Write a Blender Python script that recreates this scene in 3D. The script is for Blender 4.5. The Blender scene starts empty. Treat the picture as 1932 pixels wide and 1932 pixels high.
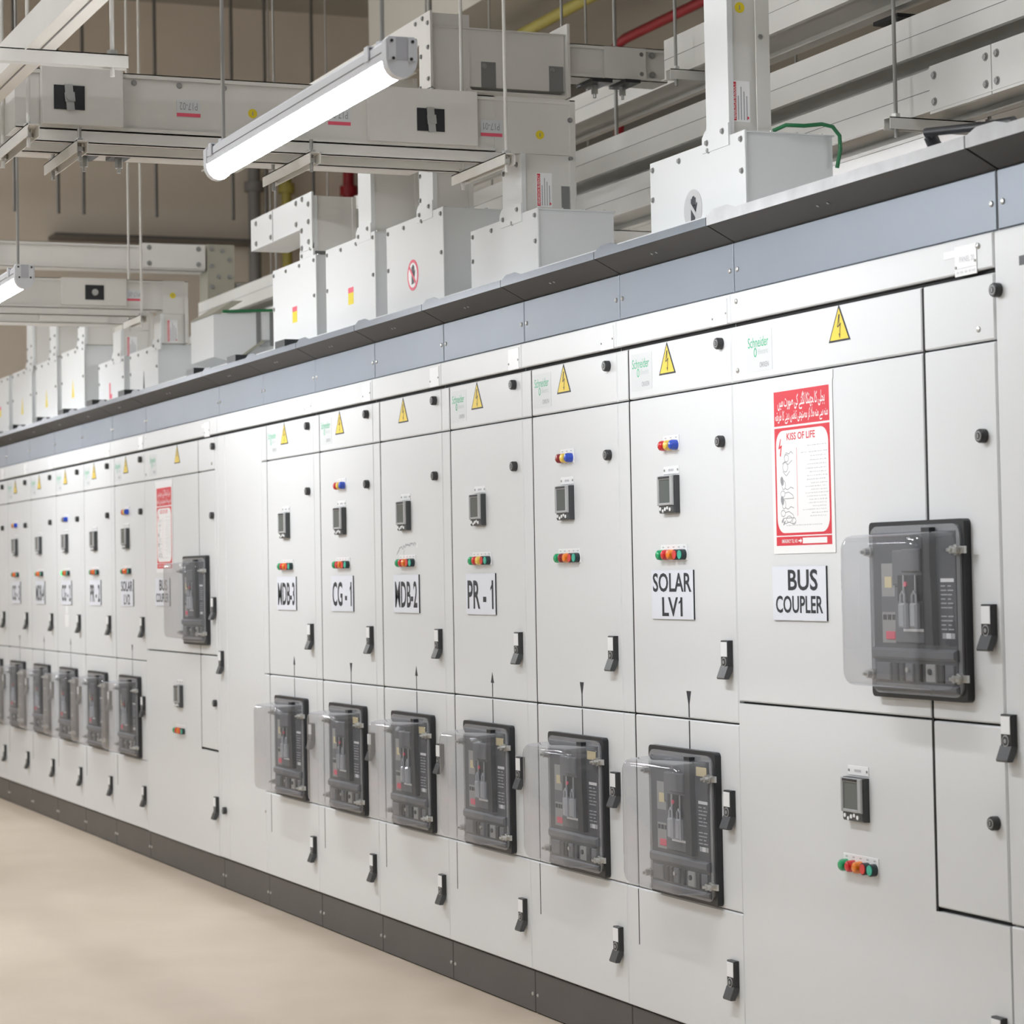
import bpy, math, random
from mathutils import Vector, Matrix

random.seed(7)
scene = bpy.context.scene
COL = scene.collection

# ------------------------------------------------------------------ camera
CAM_POS = Vector((5.69325, -2.98302, 1.35856))
YAW, PITCH, ROLL, FPX, CY = 0.392377, 0.0380602, -0.0179890, 4689.2, 901.0
fw = Vector((-math.cos(YAW) * math.cos(PITCH), math.sin(YAW) * math.cos(PITCH), math.sin(PITCH)))
rt = fw.cross(Vector((0, 0, 1))).normalized()
up = rt.cross(fw)
rt2 = rt * math.cos(ROLL) + up * math.sin(ROLL)
up2 = -rt * math.sin(ROLL) + up * math.cos(ROLL)
cd = bpy.data.cameras.new('camera')
cam = bpy.data.objects.new('camera', cd)
COL.objects.link(cam)
cam.matrix_world = Matrix(((rt2.x, up2.x, -fw.x, CAM_POS.x), (rt2.y, up2.y, -fw.y, CAM_POS.y),
                           (rt2.z, up2.z, -fw.z, CAM_POS.z), (0, 0, 0, 1)))
cd.sensor_width = 36.0
cd.lens = FPX * 36.0 / 1932.0
cd.shift_y = (CY - 966.0) / 1932.0
cd.clip_end = 100
cd.dof.use_dof = True
cd.dof.focus_distance = 7.0
cd.dof.aperture_fstop = 7.1
scene.camera = cam

# ------------------------------------------------------------------ world, exposure
w = bpy.data.worlds.new('world')
scene.world = w
w.use_nodes = True
bg = w.node_tree.nodes['Background']
bg.inputs[0].default_value = (0.9, 0.93, 1.0, 1)
bg.inputs[1].default_value = 0.0
scene.view_settings.view_transform = 'Standard'
scene.view_settings.look = 'None'
scene.view_settings.gamma = 1.0
scene.view_settings.use_curve_mapping = False
scene.view_settings.exposure = 0.13
LAMP_STRENGTH = 78.0
cy = scene.cycles
cy.max_bounces = 10
cy.diffuse_bounces = 5
cy.glossy_bounces = 4
cy.transparent_max_bounces = 24
cy.sample_clamp_indirect = 4.0

# ------------------------------------------------------------------ materials
M = {}


def mat(name, col, rough=0.5, metal=0.0, spec=0.5, noise=0.0, nscale=3.0, bump=0.0, bscale=400.0, coat=0.0, stretch=None):
    m = bpy.data.materials.new(name)
    m.use_nodes = True
    nt = m.node_tree
    b = nt.nodes['Principled BSDF']
    b.inputs['Base Color'].default_value = (*col, 1)
    b.inputs['Roughness'].default_value = rough
    b.inputs['Metallic'].default_value = metal
    b.inputs['Specular IOR Level'].default_value = spec
    if coat:
        b.inputs['Coat Weight'].default_value = coat
        b.inputs['Coat Roughness'].default_value = 0.12
    if noise or bump:
        tc = nt.nodes.new('ShaderNodeTexCoord')
        src = tc.outputs['Object']
        if stretch:
            mp = nt.nodes.new('ShaderNodeMapping')
            mp.inputs['Scale'].default_value = stretch
            nt.links.new(src, mp.inputs[0])
            src = mp.outputs[0]
    if noise:
        n = nt.nodes.new('ShaderNodeTexNoise')
        n.inputs['Scale'].default_value = nscale
        n.inputs['Detail'].default_value = 5
        nt.links.new(src, n.inputs['Vector'])
        r = nt.nodes.new('ShaderNodeValToRGB')
        r.color_ramp.elements[0].position = 0.3
        r.color_ramp.elements[1].position = 0.7
        r.color_ramp.elements[0].color = (*[c * (1 - noise) for c in col], 1)
        r.color_ramp.elements[1].color = (*[min(1, c * (1 + noise)) for c in col], 1)
        nt.links.new(n.outputs['Fac'], r.inputs[0])
        nt.links.new(r.outputs[0], b.inputs['Base Color'])
    if bump:
        n2 = nt.nodes.new('ShaderNodeTexNoise')
        n2.inputs['Scale'].default_value = bscale
        nt.links.new(src, n2.inputs['Vector'])
        bp = nt.nodes.new('ShaderNodeBump')
        bp.inputs['Strength'].default_value = bump
        bp.inputs['Distance'].default_value = 0.002
        nt.links.new(n2.outputs['Fac'], bp.inputs['Height'])
        nt.links.new(bp.outputs[0], b.inputs['Normal'])
    M[name] = m
    return m


mat('white_paint', (0.715, 0.732, 0.742), 0.38, noise=0.012, nscale=2, bump=0.04, bscale=900)
mat('box_paint', (0.73, 0.745, 0.745), 0.3, noise=0.012, nscale=2)
mat('duct_paint', (0.69, 0.675, 0.635), 0.45, noise=0.03, nscale=4)
mat('duct_olive', (0.36, 0.35, 0.28), 0.5, noise=0.04, nscale=4)
mat('gap_black', (0.012, 0.012, 0.012), 0.8)
mat('inner_grey', (0.2, 0.2, 0.2), 0.6)
mat('plinth_grey', (0.075, 0.07, 0.068), 0.42, noise=0.08, nscale=5)
mat('fascia_blue', (0.24, 0.268, 0.31), 0.46, metal=0.3, noise=0.04, nscale=2.5)  # reflection of the room on dark paint, put into the base colour
mat('canopy_dark', (0.05, 0.048, 0.046), 0.5, noise=0.06, nscale=6)
mat('canopy_edge', (0.17, 0.19, 0.22), 0.35, metal=0.2, noise=0.05, nscale=8)  # lip's reflections are in this colour; the paint itself is dark
mat('canopy_edge_dusty', (0.5, 0.51, 0.52), 0.6, noise=0.12, nscale=12)  # pale from dust, and from lamp light put into the colour
mat('black_plastic', (0.03, 0.031, 0.033), 0.4)
mat('lever_grey', (0.06, 0.063, 0.066), 0.35)
mat('knob_ring', (0.32, 0.32, 0.32), 0.4)
mat('breaker_dark', (0.075, 0.08, 0.09), 0.45, noise=0.03, nscale=10)
mat('breaker_mid', (0.13, 0.135, 0.15), 0.45)
mat('breaker_light', (0.34, 0.34, 0.33), 0.5)
mat('breaker_black', (0.02, 0.021, 0.024), 0.4)
mat('bezel_grey', (0.4, 0.41, 0.42), 0.4)
mat('screen_grey', (0.13, 0.145, 0.14), 0.12)
mat('meter_dark', (0.055, 0.06, 0.063), 0.4)
mat('zinc', (0.62, 0.62, 0.6), 0.32, metal=0.9)
mat('bolt_grey', (0.32, 0.32, 0.31), 0.45, metal=0.5)
mat('rod_grey', (0.33, 0.32, 0.3), 0.45, metal=0.3)
mat('rod_dark', (0.12, 0.11, 0.1), 0.5)
mat('plate_white', (0.86, 0.87, 0.88), 0.35)
mat('sign_white', (0.76, 0.79, 0.86), 0.35)
mat('ink_black', (0.022, 0.026, 0.034), 0.5)
mat('ink_grey', (0.3, 0.31, 0.33), 0.5)
mat('ink_faint', (0.5, 0.51, 0.53), 0.5)
mat('label_grey', (0.66, 0.685, 0.695), 0.4)
mat('sticker_grey', (0.52, 0.52, 0.525), 0.45)
mat('brand_green', (0.03, 0.5, 0.24), 0.5)
mat('brand_pale', (0.5, 0.56, 0.54), 0.5)
mat('warn_yellow', (0.84, 0.62, 0.06), 0.45)
mat('sticker_yellow', (0.75, 0.6, 0.02), 0.45)
mat('tape_cream', (0.72, 0.62, 0.36), 0.5)
mat('red_print', (0.68, 0.035, 0.055), 0.42)
mat('pink_red', (0.75, 0.1, 0.16), 0.45)
mat('poster_white', (0.86, 0.86, 0.86), 0.45)
mat('lamp_red', (0.62, 0.01, 0.015), 0.15, coat=0.5)
mat('lamp_dull_red', (0.25, 0.012, 0.015), 0.2, coat=0.3)
mat('lamp_green', (0.0, 0.36, 0.13), 0.15, coat=0.5)
mat('lamp_orange', (0.85, 0.22, 0.012), 0.15, coat=0.5)
mat('lamp_yellow', (0.88, 0.6, 0.09), 0.15, coat=0.5)
mat('lamp_blue', (0.015, 0.07, 0.52), 0.15, coat=0.5)
mat('button_red', (0.7, 0.06, 0.05), 0.4)
mat('button_green', (0.05, 0.45, 0.32), 0.4)
mat('button_ring', (0.02, 0.035, 0.04), 0.35)
mat('pipe_red', (0.3, 0.012, 0.018), 0.4)
mat('pipe_yellow', (0.42, 0.36, 0.08), 0.5)
mat('pipe_grey', (0.22, 0.21, 0.2), 0.5)
mat('wire_green', (0.02, 0.16, 0.06), 0.4)
mat('lamp_body', (0.72, 0.74, 0.78), 0.4)
mat('lamp_recess', (0.5, 0.51, 0.55), 0.5)
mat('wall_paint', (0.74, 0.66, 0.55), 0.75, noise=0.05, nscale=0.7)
mat('wall_dim', (0.13, 0.122, 0.108), 0.8, noise=0.06, nscale=0.8)  # shade of the unlit space behind the ducts, put into the wall colour
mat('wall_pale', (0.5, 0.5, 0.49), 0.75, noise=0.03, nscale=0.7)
mat('ceiling_paint', (0.44, 0.41, 0.35), 0.85, noise=0.06, nscale=0.8)

m = mat('floor_epoxy', (0.57, 0.475, 0.375), 0.34, spec=0.4)
nt = m.node_tree
b = nt.nodes['Principled BSDF']
tc = nt.nodes.new('ShaderNodeTexCoord')
n1 = nt.nodes.new('ShaderNodeTexNoise'); n1.inputs['Scale'].default_value = 0.9; n1.inputs['Detail'].default_value = 8
n2 = nt.nodes.new('ShaderNodeTexNoise'); n2.inputs['Scale'].default_value = 5.5; n2.inputs['Detail'].default_value = 6
mx = nt.nodes.new('ShaderNodeMix'); mx.data_type = 'FLOAT'; mx.inputs[0].default_value = 0.35
nt.links.new(tc.outputs['Object'], n1.inputs['Vector']); nt.links.new(tc.outputs['Object'], n2.inputs['Vector'])
nt.links.new(n1.outputs['Fac'], mx.inputs[2]); nt.links.new(n2.outputs['Fac'], mx.inputs[3])
rp = nt.nodes.new('ShaderNodeValToRGB')
rp.color_ramp.elements[0].position = 0.36; rp.color_ramp.elements[1].position = 0.64
rp.color_ramp.elements[0].color = (0.575, 0.475, 0.365, 1); rp.color_ramp.elements[1].color = (0.68, 0.575, 0.465, 1)
nt.links.new(mx.outputs[0], rp.inputs[0]); nt.links.new(rp.outputs[0], b.inputs['Base Color'])
rr = nt.nodes.new('ShaderNodeMapRange'); rr.inputs[3].default_value = 0.28; rr.inputs[4].default_value = 0.46
nt.links.new(n2.outputs['Fac'], rr.inputs[0]); nt.links.new(rr.outputs[0], b.inputs['Roughness'])


def clear_plastic(name, tint, haze):
    m = bpy.data.materials.new(name)
    m.use_nodes = True
    nt = m.node_tree
    nt.nodes.remove(nt.nodes['Principled BSDF'])
    out = nt.nodes['Material Output']
    tr = nt.nodes.new('ShaderNodeBsdfTransparent'); tr.inputs[0].default_value = (*tint, 1)
    gl = nt.nodes.new('ShaderNodeBsdfGlossy'); gl.inputs['Roughness'].default_value = 0.06
    gl.inputs['Color'].default_value = (0.95, 0.96, 1, 1)
    df = nt.nodes.new('ShaderNodeBsdfDiffuse'); df.inputs[0].default_value = (0.75, 0.77, 0.8, 1)
    # Schlick reflectance of a thin sheet, the same from both sides
    ge = nt.nodes.new('ShaderNodeNewGeometry')
    dp = nt.nodes.new('ShaderNodeVectorMath'); dp.operation = 'DOT_PRODUCT'
    nt.links.new(ge.outputs['Normal'], dp.inputs[0]); nt.links.new(ge.outputs['Incoming'], dp.inputs[1])
    ab = nt.nodes.new('ShaderNodeMath'); ab.operation = 'ABSOLUTE'; nt.links.new(dp.outputs['Value'], ab.inputs[0])
    om = nt.nodes.new('ShaderNodeMath'); om.operation = 'SUBTRACT'; om.inputs[0].default_value = 1.0; nt.links.new(ab.outputs[0], om.inputs[1])
    pw = nt.nodes.new('ShaderNodeMath'); pw.operation = 'POWER'; pw.inputs[1].default_value = 5.0; nt.links.new(om.outputs[0], pw.inputs[0])
    fr = nt.nodes.new('ShaderNodeMath'); fr.operation = 'MULTIPLY_ADD'; fr.inputs[1].default_value = 0.7; fr.inputs[2].default_value = 0.07
    nt.links.new(pw.outputs[0], fr.inputs[0])
    m1 = nt.nodes.new('ShaderNodeMixShader'); m2 = nt.nodes.new('ShaderNodeMixShader')
    m1.inputs[0].default_value = haze
    nt.links.new(tr.outputs[0], m1.inputs[1]); nt.links.new(df.outputs[0], m1.inputs[2])
    nt.links.new(fr.outputs[0], m2.inputs[0])
    nt.links.new(m1.outputs[0], m2.inputs[1]); nt.links.new(gl.outputs[0], m2.inputs[2])
    nt.links.new(m2.outputs[0], out.inputs[0])
    M[name] = m


clear_plastic('clear_cover', (0.89, 0.893, 0.905), 0.1)
clear_plastic('clear_lip', (0.85, 0.86, 0.88), 0.3)

clear_plastic('padlock_clear', (0.75, 0.77, 0.8), 0.5)

m = bpy.data.materials.new('diffuser_glow')
m.use_nodes = True
nt = m.node_tree
nt.nodes.remove(nt.nodes['Principled BSDF'])
em = nt.nodes.new('ShaderNodeEmission'); em.inputs[0].default_value = (0.95, 0.97, 1.0, 1); em.inputs[1].default_value = LAMP_STRENGTH
nt.links.new(em.outputs[0], nt.nodes['Material Output'].inputs[0])
M['diffuser_glow'] = m
m = bpy.data.materials.new('lamp_green_lit')
m.use_nodes = True
nt = m.node_tree
nt.nodes['Principled BSDF'].inputs['Base Color'].default_value = (0.02, 0.5, 0.15, 1)
nt.nodes['Principled BSDF'].inputs['Emission Color'].default_value = (0.08, 1, 0.35, 1)
nt.nodes['Principled BSDF'].inputs['Emission Strength'].default_value = 1.2
M['lamp_green_lit'] = m


# ------------------------------------------------------------------ mesh builder
class MB:
    def __init__(s):
        s.v, s.f, s.mi = [], [], []

    def face(s, idx, m=0):
        s.f.append(tuple(idx)); s.mi.append(m)

    def pts(s, ps):
        k = len(s.v); s.v += [tuple(p) for p in ps]; return list(range(k, k + len(ps)))

    def box(s, x0, x1, y0, y1, z0, z1, m=0, mf=None):
        i = s.pts([(x0, y0, z0), (x1, y0, z0), (x1, y1, z0), (x0, y1, z0), (x0, y0, z1), (x1, y0, z1), (x1, y1, z1), (x0, y1, z1)])
        mf = m if mf is None else mf
        s.face((i[0], i[1], i[5], i[4]), mf)
        for q in ((1, 2, 6, 5), (2, 3, 7, 6), (3, 0, 4, 7), (4, 5, 6, 7), (3, 2, 1, 0)):
            s.face([i[a] for a in q], m)

    def slab(s, x0, x1, y0, y1, z0, z1, r=0.003, m=0, mf=None):
        """box whose front (towards -Y, at y0) edges are chamfered by r"""
        i = s.pts([(x0 + r, y0, z0 + r), (x1 - r, y0, z0 + r), (x1 - r, y0, z1 - r), (x0 + r, y0, z1 - r),
                   (x0, y0 + r, z0), (x1, y0 + r, z0), (x1, y0 + r, z1), (x0, y0 + r, z1),
                   (x0, y1, z0), (x1, y1, z0), (x1, y1, z1), (x0, y1, z1)])
        s.face((i[0], i[1], i[2], i[3]), m if mf is None else mf)
        for a in range(4):
            c = (a + 1) % 4
            s.face((i[4 + a], i[4 + c], i[c], i[a]), m)
            s.face((i[8 + a], i[8 + c], i[4 + c], i[4 + a]), m)
        s.face((i[11], i[10], i[9], i[8]), m)

    def cyl(s, p0, p1, r, n=12, m=0, r1=None, mc=None, cap=True):
        p0, p1 = Vector(p0), Vector(p1)
        d = (p1 - p0).normalized()
        a = d.cross(Vector((0, 0, 1)))
        if a.length < 1e-4:
            a = d.cross(Vector((1, 0, 0)))
        a.normalize(); c = d.cross(a)
        r1 = r if r1 is None else r1
        k0 = s.pts([p0 + (a * math.cos(2 * math.pi * q / n) + c * math.sin(2 * math.pi * q / n)) * r for q in range(n)])
        k1 = s.pts([p1 + (a * math.cos(2 * math.pi * q / n) + c * math.sin(2 * math.pi * q / n)) * r1 for q in range(n)])
        for q in range(n):
            t = (q + 1) % n
            s.face((k0[q], k0[t], k1[t], k1[q]), m)
        if cap:
            s.face(k0[::-1], m); s.face(k1, m if mc is None else mc)

    def tube(s, path, r, n=8, m=0):
        path = [Vector(p) for p in path]
        rings = []
        prev = None
        for i, p in enumerate(path):
            d = (path[min(i + 1, len(path) - 1)] - path[max(i - 1, 0)]).normalized()
            if prev is None:
                a = d.cross(Vector((0, 0, 1)))
                if a.length < 1e-3:
                    a = d.cross(Vector((1, 0, 0)))
            else:
                a = prev - d * prev.dot(d)
            a.normalize(); prev = a
            c = d.cross(a)
            rings.append(s.pts([p + (a * math.cos(2 * math.pi * q / n) + c * math.sin(2 * math.pi * q / n)) * r for q in range(n)]))
        for i in range(len(rings) - 1):
            for q in range(n):
                t = (q + 1) % n
                s.face((rings[i][q], rings[i][t], rings[i + 1][t], rings[i + 1][q]), m)
        s.face(rings[0][::-1], m); s.face(rings[-1], m)

    def prism(s, poly, axis, a0, a1, m=0, mf=None):
        """extrude a 2D polygon: axis 'x' poly=(y,z); 'y' poly=(x,z); 'z' poly=(x,y)"""
        def P(p, a):
            return {'x': (a, p[0], p[1]), 'y': (p[0], a, p[1]), 'z': (p[0], p[1], a)}[axis]
        k0 = s.pts([P(p, a0) for p in poly]); k1 = s.pts([P(p, a1) for p in poly])
        n = len(poly)
        for q in range(n):
            t = (q + 1) % n
            s.face((k0[q], k0[t], k1[t], k1[q]), m)
        s.face(k0[::-1], m if mf is None else mf); s.face(k1, m)

    def flat(s, poly, y, m=0):
        """flat polygon facing -Y, poly in (x,z)"""
        s.face(s.pts([(p[0], y, p[1]) for p in poly]), m)

    def mesh(s, name, mats, smooth=None):
        me = bpy.data.meshes.new(name)
        me.from_pydata(s.v, [], s.f)
        for a in mats:
            me.materials.append(M[a])
        me.polygons.foreach_set('material_index', s.mi)
        # consistent outward normals
        import bmesh
        bm = bmesh.new(); bm.from_mesh(me)
        bmesh.ops.remove_doubles(bm, verts=bm.verts, dist=1e-6)
        if smooth != 'keep':
            bmesh.ops.recalc_face_normals(bm, faces=bm.faces)
        bm.to_mesh(me); bm.free()
        if smooth and smooth != 'keep':
            me.polygons.foreach_set('use_smooth', [True] * len(me.polygons))
            me.set_sharp_from_angle(angle=math.radians(smooth))
        me.update()
        return me


CACHE = {}


def part(name, key, fn, mats, parent=None, loc=(0, 0, 0), smooth=None, rot=None):
    if key is None or key not in CACHE:
        b = MB(); fn(b)
        me = b.mesh(name, mats, smooth)
        if key is not None:
            CACHE[key] = me
    else:
        me = CACHE[key]
    o = bpy.data.objects.new(name, me)
    COL.objects.link(o)
    o.location = loc
    if rot:
        o.rotation_euler = rot
    if parent is not None:
        o.parent = parent
    return o


def thing(name, label, cat, loc=(0, 0, 0), group=None):
    o = bpy.data.objects.new(name, None)
    COL.objects.link(o)
    o.empty_display_size = 0.1
    o.location = loc
    o['label'] = label
    o['category'] = cat
    if group:
        o['group'] = group
    return o


def tag(o, label, cat, group=None):
    o['label'] = label; o['category'] = cat
    if group:
        o['group'] = group
    return o


def struct(name, fn, mats):
    o = part(name, None, fn, mats)
    o['kind'] = 'structure'
    return o


TEXT = {}


def glyphs(s, bold=0.0):
    """vertices and faces of a text drawn with the built-in font"""
    key = (s, bold)
    if key not in TEXT:
        cu = bpy.data.curves.new('text_source', 'FONT')
        cu.body = s
        cu.resolution_u = 3
        cu.offset = bold
        o = bpy.data.objects.new('text_source', cu)
        COL.objects.link(o)
        bpy.context.view_layer.update()
        me = o.evaluated_get(bpy.context.evaluated_depsgraph_get()).to_mesh()
        vs = [tuple(v.co) for v in me.vertices]
        fs = [tuple(p.vertices) for p in me.polygons]
        bpy.data.objects.remove(o); bpy.data.curves.remove(cu)
        xs = [v[0] for v in vs]; ys = [v[1] for v in vs]
        if s.endswith('1') and len(s) < 8:
            # the built-in font draws the figure one as a bare stroke: give it its flag
            x1, h = max(xs), 0.685
            k = len(vs)
            vs += [(x1 - 0.09, h, 0), (x1 - 0.09, h - 0.15, 0), (x1 - 0.25, h - 0.25, 0), (x1 - 0.25, h - 0.165, 0), (x1 - 0.15, h - 0.1, 0), (x1 - 0.1, h, 0)]
            fs.append(tuple(range(k, k + 6))[::-1])
        TEXT[key] = (vs, fs, min(xs), max(xs), min(ys), max(ys))
    return TEXT[key]


def put_text(b, s, cx, cz, wid, hgt, y, m=0, bold=0.0, shear=0.0):
    vs, fs, x0, x1, y0, y1 = glyphs(s, bold)
    sx = wid / (x1 - x0); sz = hgt / (y1 - y0)
    k = b.pts([(cx + (v[0] - (x0 + x1) / 2) * sx, y, cz + (v[1] - (y0 + y1) / 2) * sz) for v in vs])
    for f in fs:
        b.face([k[i] for i in f], m)


# ------------------------------------------------------------------ switchgear cubicles
ZP, ZB, ZM, ZH, ZT, ZF, ZC = 0.134, 0.472, 0.957, 1.835, 1.980, 2.068, 2.200
DEPTH = 0.62


def hexbolt(parent, loc, r=0.0065, name='bolt', axis='y', mat_='bolt_grey'):
    def fn(b):
        if axis == 'y':
            b.cyl((0, 0.002, 0), (0, -0.006, 0), r, 6)
            b.cyl((0, 0.002, 0), (0, -0.0015, 0), r * 1.35, 10)
        elif axis == 'x':
            b.cyl((-0.002, 0, 0), (0.006, 0, 0), r, 6)
            b.cyl((-0.002, 0, 0), (0.0015, 0, 0), r * 1.35, 10)
        else:
            b.cyl((0, 0, -0.002), (0, 0, 0.008), r, 6)
    return part(name, ('bolt', r, axis, mat_), fn, [mat_], parent, loc)


def screw(parent, loc, r=0.0065, mat_='zinc'):
    def fn(b):
        b.cyl((0, 0.001, 0), (0, -0.003, 0), r, 10, 0, r * 0.85)
        b.cyl((0, -0.003, 0), (0, -0.0045, 0), r * 0.85, 10, 0, r * 0.4)
    return part('screw', ('screw', r, mat_), fn, [mat_], parent, loc, smooth=40)


def lock_knob(parent, u, z):
    def fn(b):
        b.cyl((0, 0, 0), (0, -0.013, 0), 0.0155, 20, 0)
        b.cyl((0, -0.013, 0), (0, -0.0165, 0), 0.0155, 20, 0, 0.0135)
        b.cyl((0, -0.012, 0), (0, -0.0172, 0), 0.0105, 16, 1)
        b.cyl((0, -0.012, 0), (0, -0.0177, 0), 0.0075, 16, 0)
        b.box(-0.0022, 0.0022, -0.0186, -0.0172, -0.0045, 0.0045, 1)
    return part('lock_knob', 'lock_knob', fn, ['black_plastic', 'knob_ring'], parent, (u, -0.003, z), smooth=35)


def swing_handle(parent, u, z):
    """u,z: centre of the handle body; 0.1 m tall"""
    def fn(b):
        b.slab(-0.021, 0.021, -0.015, 0.0, -0.018, 0.05, 0.003)
        # lever that kicks out at the bottom
        b.prism([(0.0, -0.018), (-0.0155, -0.016), (-0.0275, -0.046), (-0.0255, -0.05), (-0.013, -0.05), (-0.002, -0.028)], 'x', -0.021, 0.021, 1)
    o = part('swing_handle', 'swing_handle', fn, ['black_plastic', 'lever_grey'], parent, (u, -0.003, z), smooth=30)
    part('label_window', 'handle_label', lambda b: b.slab(-0.017, 0.017, -0.0012, 0, -0.019, 0.019, 0.0006), ['plate_white'], o, (0, -0.015, 0.027))

    def lk(b):
        b.cyl((0, 0, 0), (0, -0.002, 0), 0.0125, 18, 0)
        b.cyl((0, 0, 0), (0, -0.0026, 0), 0.0095, 18, 1)
        b.cyl((0, 0, 0), (0, -0.0034, 0), 0.005, 10, 0)
    part('lock_barrel', 'handle_lock', lk, ['knob_ring', 'black_plastic'], o, (0, -0.0148, -0.006), smooth=35)
    return o


def power_meter(parent, u, z):
    """96 mm meter, u,z = centre"""
    def fn(b):
        b.slab(-0.048, 0.048, -0.018, 0.0, -0.051, 0.051, 0.004, 0)
    o = part('power_meter', 'power_meter', fn, ['meter_dark'], parent, (u, -0.003, z), smooth=30)

    def bz(b):
        # rim: four bars around the screen, upper edge carries a dark strip
        b.slab(-0.047, -0.037, -0.005, 0, -0.03, 0.05, 0.002)
        b.slab(0.030, 0.047, -0.005, 0, -0.03, 0.05, 0.002)
        b.slab(-0.037, 0.030, -0.005, 0, 0.040, 0.05, 0.0015)
        b.slab(-0.037, 0.030, -0.005, 0, -0.03, -0.023, 0.0015)
    part('bezel', 'meter_bezel', bz, ['bezel_grey'], o, (0, -0.018, 0), smooth=30)
    part('screen', 'meter_screen', lambda b: b.box(-0.037, 0.030, -0.0015, 0, -0.023, 0.040), ['screen_grey'], o, (0, -0.018, 0))
    part('name_strip', 'meter_strip', lambda b: b.box(-0.036, 0.030, -0.0008, 0, 0.0425, 0.0485), ['breaker_black'], o, (0, -0.023, 0))
    for i, (bx, bzv) in enumerate(((-0.034, 0.002), (-0.019, -0.004), (-0.005, 0.001), (0.009, 0.004), (0.024, 0.0))):
        part('button', ('meter_button', i % 2), lambda b: b.cyl((0, 0, 0), (0, -0.002, 0), 0.0052 if i % 2 == 0 else 0.0046, 10), ['plate_white'], o, (bx, -0.018, -0.041 + bzv))
    return o


def small_tag(parent, u, z, wid=0.094, hgt=0.022):
    def fn(b):
        b.slab(-wid / 2, wid / 2, -0.002, 0, -hgt / 2, hgt / 2, 0.0005)
    o = part('name_tag', ('name_tag', wid, hgt), fn, ['plate_white'], parent, (u, -0.003, z))

    def tx(b):
        for i in range(5):
            b.box(-0.016 + i * 0.0064, -0.0115 + i * 0.0064, -0.0004, 0, -0.003, 0.003)
    part('lettering', 'tag_lettering', tx, ['ink_faint'], o, (0, -0.002, 0))
    for sx in (-1, 1):
        part('screw', 'tag_screw', lambda b: b.cyl((0, 0, 0), (0, -0.0015, 0), 0.0032, 8), ['bolt_grey'], o, (sx * (wid / 2 - 0.006), -0.002, 0))
    return o


def lens(parent, u, z, material, kind='dome', y=-0.0045):
    if kind == 'dome':
        def fn(b):
            r = 0.0142
            b.cyl((0, 0, 0), (0, -0.013, 0), r, 18, 0, cap=False)
            b.cyl((0, -0.013, 0), (0, -0.018, 0), r, 18, 0, r * 0.9, cap=False)
            b.cyl((0, -0.018, 0), (0, -0.021, 0), r * 0.9, 18, 0, r * 0.6)
        return part('pilot_lamp', ('dome', material), fn, [material], parent, (u, y, z), smooth=50)

    def fn2(b):
        b.cyl((0, 0, 0), (0, -0.014, 0), 0.0145, 18, 1)
        b.cyl((0, -0.010, 0), (0, -0.016, 0), 0.0118, 18, 0)
    return part('push_button', ('push', material), fn2, [material, 'button_ring'], parent, (u, y, z), smooth=40)


def lamp_plate(parent, u, z, items, pitch=0.032, dull=False):
    """white plate carrying lamps and push buttons; u,z = plate centre"""
    n = len(items)
    wd = n * pitch

    def fn(b):
        b.slab(-wd / 2, wd / 2, -0.002, 0, -0.021, 0.021, 0.0005)
    o = part('lamp_plate', ('lamp_plate', n), fn, ['plate_white'], parent, (u, -0.003, z))
    for i, it in enumerate(items):
        x = (i - (n - 1) / 2) * pitch
        lens(o, x, -0.006, it[0], it[1], -0.002)
        part('lettering', 'lamp_lettering', lambda b: b.box(-0.005, 0.005, -0.0003, 0, -0.0018, 0.0018), ['ink_faint'], o, (x, -0.002, 0.0145))
    return o


RYB = [('lamp_red', 'dome'), ('lamp_yellow', 'dome'), ('lamp_blue', 'dome')]
RYB_DULL = [('lamp_dull_red', 'dome'), ('lamp_yellow', 'dome'), ('lamp_blue', 'dome')]
RYB_OFF = [('breaker_light', 'dome'), ('lever_grey', 'dome'), ('lamp_blue', 'dome')]
BTN = [('lamp_green', 'dome'), ('lamp_red', 'dome'), ('lamp_orange', 'dome'), ('button_red', 'push'), ('button_green', 'push')]
BTN_DULL = [('lamp_green', 'dome'), ('lamp_dull_red', 'dome'), ('lamp_orange', 'dome'), ('button_red', 'push'), ('button_green', 'push')]
BTN_YEL = [('lamp_green', 'dome'), ('lamp_red', 'dome'), ('lamp_yellow', 'dome'), ('button_red', 'push'), ('button_green', 'push')]
BTN_LIT = [('lamp_green_lit', 'dome'), ('lamp_dull_red', 'dome'), ('lamp_orange', 'dome'), ('button_red', 'push'), ('button_green', 'push')]


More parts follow.
